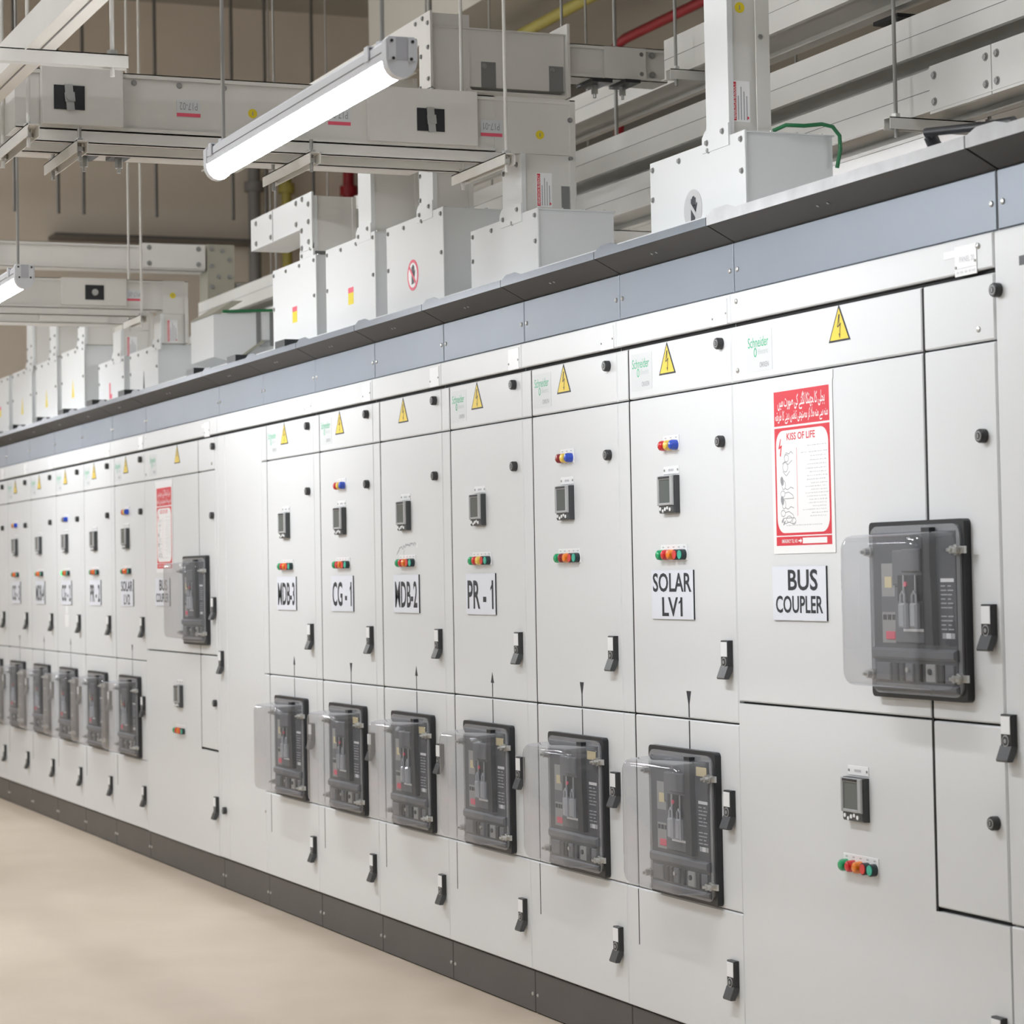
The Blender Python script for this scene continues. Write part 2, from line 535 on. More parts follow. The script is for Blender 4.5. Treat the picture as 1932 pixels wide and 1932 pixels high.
def warning_triangle(parent, u, z):
    def fn(b):
        b.prism([(-0.051, -0.041), (0.051, -0.041), (0.0, 0.047)], 'y', 0.0, -0.001, 0)
        b.flat([(-0.0435, -0.0365), (0.0435, -0.0365), (0.0, 0.0385)], -0.0013, 1)
    o = part('warning_triangle', 'warning_triangle', fn, ['ink_black', 'warn_yellow'], parent, (u, -0.003, z), smooth='keep')

    def bolt(b):
        b.flat([(0.001, 0.024), (0.005, 0.024), (0.0015, 0.001), (-0.001, 0.001)][::-1], -0.0003)
        b.flat([(-0.0072, -0.005), (0.010, 0.0035), (0.010, 0.0005), (-0.0062, -0.008)][::-1], -0.0003)
        b.flat([(-0.009, -0.006), (-0.006, -0.0045), (0.003, 0.024), (0.0, 0.024)][::-1], -0.0005)
        b.flat([(0.006, 0.003), (0.009, 0.001), (0.004, -0.026), (0.0015, -0.026)][::-1], -0.0005)
        b.flat([(-0.001, -0.022), (0.0065, -0.023), (0.003, -0.034)][::-1], -0.0007)
    part('lightning_symbol', 'lightning', bolt, ['ink_black'], o, (0, -0.0013, 0), smooth='keep')
    return o


def brand_label(parent, u, z):
    """u,z = centre; green wordmark with a small second line and a model word below"""
    def fn(b):
        b.box(-0.068, 0.068, -0.0006, 0, -0.058, 0.045, 0)
    o = part('brand_label', 'brand_label', fn, ['label_grey'], parent, (u, -0.003, z))

    def tx(b):
        put_text(b, 'Schneider', -0.004, 0.017, 0.108, 0.026, -0.0003, 0)
        # loop under the word
        pts = [(-0.020 + 0.008 * math.cos(a), -0.009 + 0.012 * math.sin(a)) for a in [math.pi * 2 * k / 14 for k in range(15)]]
        for k in range(14):
            p, q = pts[k], pts[k + 1]
            c = (-0.020, -0.009)
            b.flat([p, q, (c[0] + (q[0] - c[0]) * 0.6, c[1] + (q[1] - c[1]) * 0.72), (c[0] + (p[0] - c[0]) * 0.6, c[1] + (p[1] - c[1]) * 0.72)], -0.0003, 0)
        put_text(b, 'Electric', 0.022, -0.008, 0.052, 0.013, -0.0003, 1)
    part('wordmark', 'wordmark', tx, ['brand_green', 'brand_pale'], o, (0, -0.0006, 0), smooth='keep')
    part('model_word', 'model_word', lambda b: put_text(b, 'OKKEN', 0.026, -0.042, 0.048, 0.013, -0.0003), ['ink_grey'], o, (0, -0.0006, 0), smooth='keep')
    return o


def panel_plate(parent, u, z, text=None):
    o = part('panel_plate', 'panel_plate', lambda b: b.slab(-0.043, 0.043, -0.002, 0, -0.032, 0.034, 0.0005), ['plate_white'], parent, (u, -0.003, z))
    if text:
        part('lettering', ('pp', text), lambda b: put_text(b, text, 0.006, 0.004, 0.058, 0.012, -0.0003), ['ink_faint'], o, (0, -0.002, 0), smooth='keep')
        part('divider_line', 'pp_line', lambda b: b.box(-0.041, 0.042, -0.0003, 0, -0.0157, -0.0149), ['ink_faint'], o, (0, -0.002, 0))
        part('blurred_print', 'pp_print', lambda b: [b.box(x0, x0 + wd, -0.0003, 0, -0.026, -0.0215) for x0, wd in ((-0.035, 0.008), (-0.022, 0.012), (-0.004, 0.01), (0.012, 0.009), (0.025, 0.012))], ['label_grey'], o, (0, -0.002, 0))
        screw(o, (0.048, -0.001, 0.026), 0.007)
    for sx, sz in ((-0.038, -0.012), (0.038, -0.004)):
        part('screw', 'tag_screw', lambda b: b.cyl((0, 0, 0), (0, -0.0015, 0), 0.0032, 8), ['bolt_grey'], o, (sx, -0.002, sz))
    return o


def sign_plate(parent, u, z, lines, wid=0.256, hgt=0.133):
    """lines: list of (text, width, height, dz, bold)"""
    def fn(b):
        b.box(-wid / 2, wid / 2, -0.0045, 0, -hgt / 2, hgt / 2, 1, mf=0)
    o = part('name_sign', ('sign', wid, hgt), fn, ['sign_white', 'ink_black'], parent, (u, -0.003, z))

    for ln in lines:
        t, tw, th, dz, dx = ln
        part('lettering', ('sign_text', ln), lambda b: put_text(b, t, dx, dz, tw, th, -0.0004, 0, bold=0.02), ['ink_black'], o, (0, -0.0045, 0), smooth='keep')
    return o


def flow_arrow(parent, u, z, upward):
    def fn(b):
        b.box(-0.003, 0.003, -0.0006, 0, -0.045, 0.0)
        if upward:
            b.prism([(-0.013, 0.0), (0.013, 0.0), (0, 0.034)], 'y', 0, -0.0006)
        else:
            b.prism([(-0.014, 0.026), (0.014, 0.026), (0.002, -0.012), (-0.002, -0.012)], 'y', 0, -0.0006)
    return part('flow_arrow', ('flow_arrow', upward), fn, ['ink_black'], parent, (u, -0.003, z))


def rrect(cx, cz, hw, hh, r, n=5):
    out = []
    for (sx, sz, a0) in ((1, 1, 0), (-1, 1, 90), (-1, -1, 180), (1, -1, 270)):
        for k in range(n + 1):
            a = math.radians(a0 + 90 * k / n)
            out.append((cx + sx * (hw - r) + r * math.cos(a), cz + sz * (hh - r) + r * math.sin(a)))
    return out


def breaker(parent, u, z, tape=False, hw=0.2, hh=0.2):
    """air circuit breaker escutcheon; u,z = centre of the 0.4 x 0.4 m plate"""
    def fn(b):
        b.prism(rrect(0, 0, hw, hh, 0.012, 3), 'y', 0.0, -0.018, 0)
        b.slab(-0.178, 0.178, -0.024, -0.017, -0.182, 0.178, 0.004, 1)
        b.slab(-0.178, 0.178, -0.034, -0.023, -0.112, -0.086, 0.006, 2)
        b.slab(-0.178, 0.178, -0.030, -0.023, -0.182, -0.166, 0.004, 2)
    o = part('circuit_breaker', 'circuit_breaker', fn, ['breaker_black', 'breaker_dark', 'breaker_mid'], parent, (u, -0.003, z), smooth=30)
    B = -0.024

    def lab(b):
        b.box(-0.135, -0.075, -0.002, 0, 0.03, 0.105)
        b.box(-0.135, -0.075, -0.002, 0, -0.075, -0.005)
        b.box(-0.135, -0.075, -0.003, 0, -0.005, 0.03, 1)
        for k in range(3):
            b.box(-0.13 + k * 0.02, -0.116 + k * 0.02, -0.003, 0, -0.005 - 0.018, -0.005 - 0.006, 2)
        b.box(-0.12, -0.09, -0.003, 0, 0.05, 0.075, 3)
    part('trip_unit', 'trip_unit', lab, ['breaker_light', 'breaker_mid', 'breaker_black', 'tape_cream'], o, (0, B, 0))
    part('red_button', 'red_button', lambda b: b.slab(-0.02, 0.02, -0.004, 0, -0.009, 0.009, 0.001), ['pink_red'], o, (-0.095, B - 0.002, -0.058))

    def blk(b):
        b.slab(-0.075, 0.055, -0.012, 0, 0.055, 0.135, 0.004, 0)
        b.slab(-0.025, 0.055, -0.018, -0.01, 0.085, 0.137, 0.003, 0)
        b.slab(-0.075, 0.06, -0.006, 0, -0.075, 0.055, 0.003, 0)
    part('spring_housing', 'spring_housing', blk, ['breaker_mid'], o, (0, B, 0), smooth=30)

    def win(b):
        b.box(-0.048, 0.055, -0.013, 0, 0.02, 0.078)
        b.box(-0.022, -0.016, -0.016, -0.012, 0.02, 0.078, 1)
        b.box(0.028, 0.033, -0.016, -0.012, 0.02, 0.078, 1)
        b.cyl((-0.012, -0.012, 0.058), (-0.012, -0.0165, 0.058), 0.006, 8, 2)
    part('button_window', 'button_window', win, ['breaker_black', 'bezel_grey', 'pink_red'], o, (0, B, 0))
    for i, px in enumerate((-0.018, 0.03)):
        def pl(b):
            b.slab(-0.014, 0.014, -0.012, 0, -0.028, 0.028, 0.005)
            b.tube([(-0.009, -0.006, 0.026), (-0.009, -0.006, 0.045), (0, -0.006, 0.054), (0.009, -0.006, 0.045), (0.009, -0.006, 0.026)], 0.003, 6)
        part('padlock', 'padlock', pl, ['padlock_clear'], o, (px, B - 0.013, -0.012), smooth=40)
    part('white_pointer', 'white_pointer', lambda b: b.box(-0.035, 0.055, -0.002, 0, -0.003, 0.003), ['plate_white'], o, (0, B - 0.006, -0.045))

    def lev(b):
        b.prism([(0.0, -0.122), (0.036, -0.122), (0.034, -0.03), (0.029, 0.04), (0.03, 0.138), (-0.003, 0.138), (-0.003, 0.0)], 'y', 0.0, -0.016, 0)
    part('charging_lever', 'charging_lever', lev, ['breaker_black'], o, (0.064, B, 0.045), smooth=30)

    def rows(b):
        b.box(0.112, 0.165, -0.0008, 0, 0.062, 0.07, 1)
        for k in range(11):
            zz = 0.052 - k * 0.0095
            if k in (6,):
                continue
            b.box(0.112, 0.13 + 0.004 * ((k * 7) % 3), -0.0008, 0, zz, zz + 0.0028, 0)
            b.box(0.14, 0.153 + 0.004 * ((k * 5) % 3), -0.0008, 0, zz, zz + 0.0028, 0)
        b.box(0.13, 0.15, -0.0008, 0, -0.062, -0.05, 1)
        b.box(0.115, 0.128, -0.0006, 0, -0.062, -0.05, 0)
        b.box(0.152, 0.165, -0.0006, 0, -0.062, -0.05, 0)
    part('rating_print', 'rating_print', rows, ['ink_faint', 'plate_white'], o, (0, B, 0))

    def low(b):
        for x0, x1, mm in ((-0.16, -0.1, 0), (-0.085, -0.07, 1), (-0.06, -0.045, 1), (-0.035, -0.004, 0), (0.02, 0.03, 1), (0.05, 0.09, 2), (0.1, 0.12, 1), (0.13, 0.165, 0)):
            b.slab(x0, x1, -0.006, 0, -0.16, -0.12, 0.002, mm)
        b.cyl((-0.02, -0.006, -0.134), (-0.02, -0.012, -0.134), 0.006, 8, 3)
        b.cyl((0.07, -0.006, -0.136), (0.07, -0.010, -0.136), 0.007, 8, 1)
    part('racking_port', 'racking_port', low, ['breaker_mid', 'breaker_black', 'breaker_light', 'zinc'], o, (0, B, 0))
    if tape:
        part('tape_label', 'tape_label', lambda b: b.box(-0.03, 0.03, -0.001, 0, -0.012, 0.012), ['tape_cream'], o, (0.135, B - 0.001, 0.147))
    # transparent cover, a part of the cubicle with its bolts
    cv = part('breaker_cover', 'breaker_cover', cover_fn, ['clear_cover', 'clear_lip'], parent, (u, -0.021, z), smooth=50)
    for sx in (-1, 1):
        for sz in (0.132, -0.148):
            def bo(b):
                b.cyl((0, 0.004, 0), (0, -0.006, 0), 0.012, 12, 0)
                b.cyl((0, -0.006, 0), (0, -0.018, 0), 0.009, 8, 0)
                b.cyl((0, -0.018, 0), (0, -0.027, 0), 0.004, 8, 0)
                b.box(0.0, 0.03, -0.002, 0.004, -0.008, 0.008, 0)
            part('cover_bolt', 'cover_bolt', bo, ['zinc'], cv, (sx * 0.183, -0.007, sz), smooth=35, rot=None if sx > 0 else (0, math.pi, 0))
    return o


def cover_fn(b):
    secs = [(0.190, 0.190, 0.03, 0.0), (0.190, 0.190, 0.03, -0.005), (0.174, 0.176, 0.028, -0.005), (0.172, 0.174, 0.028, -0.012),
            (0.167, 0.170, 0.028, -0.080), (0.164, 0.167, 0.027, -0.093), (0.157, 0.160, 0.025, -0.101), (0.146, 0.149, 0.02, -0.104)]
    rings = []
    for hw, hh, r, y in secs:
        rings.append(b.pts([(p[0], y, p[1]) for p in rrect(0, 0, hw, hh, r, 5)]))
    n = len(rings[0])
    for i in range(len(rings) - 1):
        for q in range(n):
            t = (q + 1) % n
            b.face((rings[i][q], rings[i][t], rings[i + 1][t], rings[i + 1][q]), 1 if i < 2 else 0)
    b.face(rings[-1], 0)


def common(root, W, dusty=False, bracket=False, header=True):
    key = round(W, 4)

    def carc(b):
        b.box(0.001, W - 0.001, 0.012, DEPTH, 0.0, ZC - 0.002, 1, mf=0); b.box(0.001, W - 0.001, 0.034, DEPTH, ZC - 0.002, 2.299, 1)
    part('carcass', ('carcass', key), carc, ['gap_black', 'white_paint'], root)
    if header:
        part('header_panel', ('header', key), lambda b: b.slab(0.0015, W - 0.0015, -0.003, 0.013, ZT + 0.012, ZF, 0.003), ['white_paint'], root)
    pl = part('plinth', ('plinth', key), lambda b: b.slab(0.002, W - 0.002, 0.006, 0.013, 0.004, ZP - 0.004, 0.002), ['plinth_grey'], root)
    for x in (0.022, W - 0.018):
        screw(pl, (x, 0.006, 0.058))
    fa = part('fascia', ('fascia', key), lambda b: b.slab(0.0025, W - 0.0025, 0.009, 0.013, ZF + 0.004, ZC, 0.002), ['fascia_blue'], root)
    for x in (0.022, W - 0.02):
        screw(fa, (x, 0.009, 2.13), 0.0075)

    def cano(b):
        prof = [(0.02, 2.199), (-0.066, 2.243), (-0.066, 2.246), (0.032, 2.27), (0.032, 2.199)]
        b.prism(prof, 'x', 0.004, W - 0.003)
        b.cyl((W * 0.42, -0.028, 2.2225), (W * 0.42, -0.0285, 2.2215), 0.004, 6, 1)
        b.cyl((W * 0.46, -0.028, 2.2225), (W * 0.46, -0.0285, 2.2215), 0.004, 6, 1)
    ca = part('canopy', ('canopy', key), cano, ['canopy_dark', 'zinc'], root)
    lz = 2.270 if dusty else 2.264

    def lip(b):
        b.prism([(-0.0665, 2.2425), (-0.069, 2.2425), (-0.069, lz), (-0.05, lz + 0.006), (0.032, lz + 0.012), (0.032, lz + 0.007), (-0.05, lz)], 'x', 0.003, W - 0.0015)
        b.prism([(0.003, lz), (0.04, lz + 0.012), (0.11, lz + 0.012), (0.16, lz)], 'y', -0.066, -0.063)
    part('front_lip', ('lip', key, dusty), lip, ['canopy_edge_dusty' if dusty else 'canopy_edge'], ca)
    if bracket:
        part('roof_bracket', 'roof_bracket', lambda b: b.box(0, 0.13, -0.045, 0.032, 2.268, 2.3), ['breaker_black'], root, (W - 0.35, 0, 0))


def door(root, name, x0, x1, z0, z1, key=None):
    return part(name, ('door', round(x1 - x0, 4), round(z1 - z0, 4)), lambda b: b.slab(0, x1 - x0, -0.003, 0.012, 0, z1 - z0, 0.0035), ['white_paint'], root, (x0, 0, z0), smooth=None)


FEED_W = 0.7025
G = 0.0022


def feeder(x0, label, W=FEED_W, sign=None, ryb=None, btn=BTN, brand=True, arrow=True, tape=False, meter=True, extra=None, bracket=False, tri=True):
    root = thing('switchgear_cubicle', label, 'cubicle', (x0, 0, 0), 'feeder cubicles in the switchgear row')
    common(root, W, bracket=bracket)
    S = 0.076
    door(root, 'corner_post', 0.0015, S - 0.0045, ZH + G, ZT)
    d1 = door(root, 'top_door', S + 0.0035, W - 0.0015, ZH + G, ZT)
    door(root, 'corner_post', 0.0015, S - 0.0045, ZM + G, ZH - G)
    d2 = door(root, 'main_door', S + 0.0035, W - 0.0015, ZM + G, ZH - G)
    door(root, 'corner_post', 0.0015, S - 0.0045, ZB + G, ZM - G)
    d3 = door(root, 'breaker_door', S + 0.0035, W - 0.0015, ZB + G, ZM - G)
    part('door_gasket', 'door_gasket', lambda b: b.box(S - 0.0043, S + 0.0033, -0.0012, 0.0115, ZB + 0.004, ZT - 0.002), ['gap_black'], root)
    d4 = door(root, 'lower_door', 0.0015, W - 0.0015, ZP + G, ZB - G * 0.3)
    part('door_slot', 'door_slot', lambda b: b.box(-0.002, 0.002, -0.0036, 0.0, 0.0, 0.155), ['gap_black'], d4, (S - 0.0015, 0, 0.311 - ZP))
    lock_knob(root, 0.647, 1.944)
    lock_knob(root, 0.643, 1.689)
    if tri:
        warning_triangle(root, 0.326, 1.931)
    if brand:
        brand_label(root, 0.162, 1.917)
    panel_plate(root, 0.642, 2.024)
    if ryb:
        lamp_plate(root, 0.342, 1.701, ryb)
    if meter:
        small_tag(root, 0.34, 1.628)
        power_meter(root, 0.338, 1.562)
    if btn:
        lamp_plate(root, 0.346, 1.404, btn)
    if sign:
        sign_plate(root, 0.336, 1.290, sign)
    swing_handle(root, 0.655, 1.122)
    swing_handle(root, 0.652, 0.735)
    swing_handle(root, 0.652, 0.298)
    if arrow:
        flow_arrow(root, 0.416, 1.006, arrow == 'up')
        part('mimic_line', 'mimic_line', lambda b: b.box(-0.003, 0.003, -0.0006, 0, 0.0, 0.075), ['ink_black'], root, (0.416, -0.003, 0.878))
    breaker(root, 0.396, 0.678, tape)
    if extra:
        extra(root)
    return root


def T2(a, wa, b_, wb, h=0.052):
    return [(a, wa, h, 0.033, 0.0), (b_, wb, h, -0.033, 0.0)]


def T1(t, wid=0.225, h=0.092):
    return [(t, wid, h, -0.002, 0.0)]


def scribble(root):
    def fn(b):
        rnd = random.Random(3)
        x = 0.0
        p = (-0.075, -0.014)
        for k in range(26):
            q = (-0.075 + k * 0.0072, -0.006 + k * 0.0006 + rnd.uniform(-0.008, 0.008))
            dx, dz = q[0] - p[0], q[1] - p[1]
            L = math.hypot(dx, dz) or 1
            nx, nz = -dz / L * 0.0011, dx / L * 0.0011
            b.flat([(p[0] + nx, p[1] + nz), (p[0] - nx, p[1] - nz), (q[0] - nx, q[1] - nz), (q[0] + nx, q[1] + nz)], -0.0004)
            p = q
        b.flat([(-0.075, -0.012), (-0.1, -0.028), (-0.099, -0.030), (-0.073, -0.015)], -0.0004)
        b.flat([(-0.02, -0.012), (-0.035, -0.045), (-0.0335, -0.0455), (-0.018, -0.013)], -0.0004)
        b.flat([(0.1, 0.006), (0.118, 0.009), (0.116, -0.006), (0.104, -0.008)], -0.0004, 1)
    part('pen_scribble', 'pen_scribble', fn, ['ink_grey', 'plate_white'], root, (0.335, -0.0034, 1.457), smooth='keep')


def tape_mark(root):
    part('tape_mark', 'tape_mark', lambda b: b.box(-0.065, 0.065, -0.0008, 0, -0.013, 0.013), ['plate_white'], root, (0.33, -0.003, 1.752))


def paper_bag(root):
    part('paper_label', 'paper_label', lambda b: (b.box(-0.05, 0.05, -0.001, 0, -0.06, 0.01), b.box(-0.03, 0.03, -0.001, 0, 0.015, 0.06)), ['plate_white'], root, (0.33, -0.003, 1.16))


def nsx(i):
    return -0.010 - FEED_W * (i + 1)


feeder(nsx(0), 'white cubicle with SOLAR LV1 sign, nearest feeder to the bus coupler', sign=T2('SOLAR', 0.236, 'LV1', 0.125), ryb=RYB, btn=BTN, arrow='down', tape=True)
feeder(nsx(1), 'white cubicle without a name sign, lamps and meter only, beside SOLAR LV1', sign=None, ryb=RYB_DULL, btn=BTN_DULL, arrow='down', tape=True)
feeder(nsx(2), 'white cubicle with PR - 1 sign and a yellow lamp in its row', sign=T1('PR - 1'), btn=BTN_YEL, arrow='up', tape=True)
feeder(nsx(3), 'white cubicle with MDB-2 sign and pen scribble under its meter', sign=T1('MDB-2'), arrow='up', brand=False, tape=True, extra=scribble)
feeder(nsx(4), 'white cubicle with CG - 1 sign and red yellow blue lamps', sign=T1('CG - 1'), ryb=RYB, arrow='down', tape=True)
feeder(nsx(5), 'white cubicle with MDB-3 sign and a pale tape strip above its meter', sign=T1('MDB-3'), arrow='up', bracket=True, extra=tape_mark)
FW2 = 0.704


def fsx(i):
    return -6.203 - FW2 * (i + 1)


feeder(fsx(0), 'white cubicle with SOLAR LV2 sign, beside the far bus coupler', FW2, sign=T2('SOLAR', 0.236, 'LV2', 0.125), ryb=RYB, arrow='down', bracket=True)
feeder(fsx(1), 'white cubicle with PR - 2 sign in the far group', FW2, sign=T1('PR - 2'), arrow=None, bracket=True)
feeder(fsx(2), 'white cubicle with CG - 2 sign and a glowing green lamp', FW2, sign=T1('CG - 2'), ryb=RYB_OFF, btn=BTN_LIT, arrow='up', bracket=True, extra=paper_bag)
feeder(fsx(3), 'white cubicle with MDB-4 sign in the far group', FW2, sign=T1('MDB-4'), arrow='up', bracket=True)
feeder(fsx(4), 'white cubicle with CG - 3 sign in the far group', FW2, sign=T1('CG - 3'), ryb=RYB, arrow='down', bracket=True)
feeder(fsx(5), 'white cubicle at the far picture edge, mostly cut off', FW2, sign=T1('1', 0.04), arrow='down', bracket=True)


def coupler(x0, W, label, du, split, door_r, lh, text):
    """bus coupler cubicle: wide door on one side and a narrow column of doors beside it"""
    root = thing('bus_coupler_cubicle', label, 'cubicle', (x0, 0, 0))
    common(root, W, dusty=not du, bracket=bool(du))
    zm, zs = 1.014, 0.594
    d1 = door(root, 'top_door', 0.0015, split - 0.004, ZH + G, ZT)
    part('door_gasket', ('coupler_gasket', split), lambda b: b.box(split - 0.0038, split + 0.0038, -0.0015, 0.0115, zs - 0.004, ZT - 0.002), ['gap_black'], root)
    d2 = door(root, 'top_cover', split + 0.004, door_r, ZH + G, ZT)
    door(root, 'main_door', 0.0015, split - 0.004, zm + G * 1.3, ZH - G)
    door(root, 'side_door', split + 0.004, door_r, zm + G * 1.3, ZH - G)
    z2 = zm - G * 1.3

    def low(b):
        # lower door with the notch taken by the small meter door
        y0, y1 = -0.003, 0.012
        poly = [(0.0015, ZP + G), (door_r, ZP + G), (door_r, zs - 0.005), (split - 0.004, zs - 0.005), (split - 0.004, z2), (0.0015, z2)]
        b.prism(poly, 'y', y1, y0)
    part('lower_door', None, low, ['white_paint'], root)
    door(root, 'meter_door', split + 0.004, door_r, zs + 0.005, z2)
    if W - door_r > 0.01:
        door(root, 'corner_post', door_r + 0.003, W - 0.0015, ZP + G, ZT)
    lock_knob(root, 1.163 + du, 1.633)
    lock_knob(root, 1.172 + du, 0.805)
    if du:
        lock_knob(root, 1.26, 1.938)
    for sx, sz in ((0.034, 2.045), (0.035, 1.866), (1.15 + du, 1.864)):
        screw(root, (sx, -0.003, sz), 0.0075)
    warning_triangle(root, 0.556 + du, 1.934)
    brand_label(root, 0.152 + du * 0.3, 1.913)
    panel_plate(root, 1.108 + du * 0.6, 2.018, text)
    part('tape_mark', 'tape_mark2', lambda b: b.box(-0.025, 0.02, -0.0012, 0, -0.008, 0.008), ['plate_white'], root, (1.045 + du * 0.6, -0.003, 2.038))
    sign_plate(root, 0.338, 1.294, [('BUS', 0.148, 0.052, 0.033, 0.02), ('COUPLER', 0.236, 0.043, -0.027, 0.0)], 0.268, 0.133)
    breaker(root, 0.9 + du * 0.9, 1.258)
    swing_handle(root, 1.172 + du, 1.222)
    swing_handle(root, 1.172 + lh, 0.345)
    small_tag(root, 0.598 + du * 0.5, 0.878)
    power_meter(root, 0.596 + du * 0.5, 0.812)
    lamp_plate(root, 0.601 + du * 0.5, 0.659, BTN)
    return root


coupler(-0.010, 1.213, 'tall white bus coupler cubicle nearest, poster and clear breaker cover', 0.0, 0.926, 1.2115, 0.0, 'PANEL 20')
coupler(-6.203, 1.310, 'far white bus coupler cubicle with poster, beyond the blank panels', 0.07, 0.99, 1.262, 0.07, None)


def blank(x0, W, label):
    root = thing('blank_cubicle', label, 'cubicle', (x0, 0, 0))
    common(root, W, bracket=True)
    door(root, 'corner_post', 0.0015, 0.118, ZP + G, ZT)
    door(root, 'main_door', 0.122, W - 0.0015, ZP + G, ZT)
    swing_handle(root, -0.015 + 0.06, 0.988)
    lock_knob(root, 0.065, 0.345)
    part('bolt', 'blank_screw', lambda b: b.cyl((0, 0, 0), (0, -0.003, 0), 0.006, 8), ['zinc'], root, (W - 0.01, -0.003, 0.39))
    return root


blank(-4.893, 0.671, 'plain white cubicle with one blank door, between far coupler and MDB-3')


def end_unit(x0, W, label):
    root = thing('switchgear_cubicle', label, 'cubicle', (x0, 0, 0))
    common(root, W, dusty=True, header=False)
    door(root, 'main_door', 0.0015, W - 0.0015, 0.594 + G, ZF)
    door(root, 'lower_door', 0.0015, W - 0.0015, ZP + G, 0.594 - G)
    lock_knob(root, 0.016, 1.94)
    swing_handle(root, 0.022, 0.99)
    part('black_label', 'black_label', lambda b: b.box(0, 0.14, -0.0008, 0, -0.01, 0.01), ['breaker_black'], root, (0.095, -0.003, 1.993))
    return root


end_unit(1.2045, 0.80, 'white cubicle at the near picture edge, mostly cut off')


# ------------------------------------------------------------------ posters
def shape(*a):
    return ''.join(chr(c) for c in a)


# Urdu lines in visual order, presentation forms
def vis(words):
    """words given in reading order; each word is a list of presentation code points in reading order"""
    return ' '.join(''.join(chr(c) for c in wd[::-1]) for wd in words[::-1])


URDU1 = vis([[0xFE91, 0xFEA0, 0xFEE0, 0xFBFD], [0xFB90, 0xFE8E], [0xFEA0, 0xFBAD, 0xFB69, 0xFB91, 0xFE8E], [0xFEDF, 0xFB95, 0xFEE8, 0xFBAF],
             [0xFB90, 0xFBFD], [0xFEBB, 0xFEEE, 0xFEAD, 0xFE95], [0xFEE3, 0xFBFF, 0xFB9F]])
URDU2 = vis([[0xFEE3, 0xFEE8, 0xFBA7], [0xFEB3, 0xFBAF], [0xFEE3, 0xFEE8, 0xFBA7], [0xFEE3, 0xFEFC], [0xFB90, 0xFEAE], [0xFEE3, 0xFEBC, 0xFEE8, 0xFEEE, 0xFECB, 0xFBFD],
             [0xFE97, 0xFEE8, 0xFED4, 0xFEB2], [0xFEA9, 0xFBFE, 0xFEE8, 0xFBAF], [0xFB90, 0xFE8E], [0xFEC3, 0xFEAE, 0xFBFE, 0xFED8, 0xFBA7]])


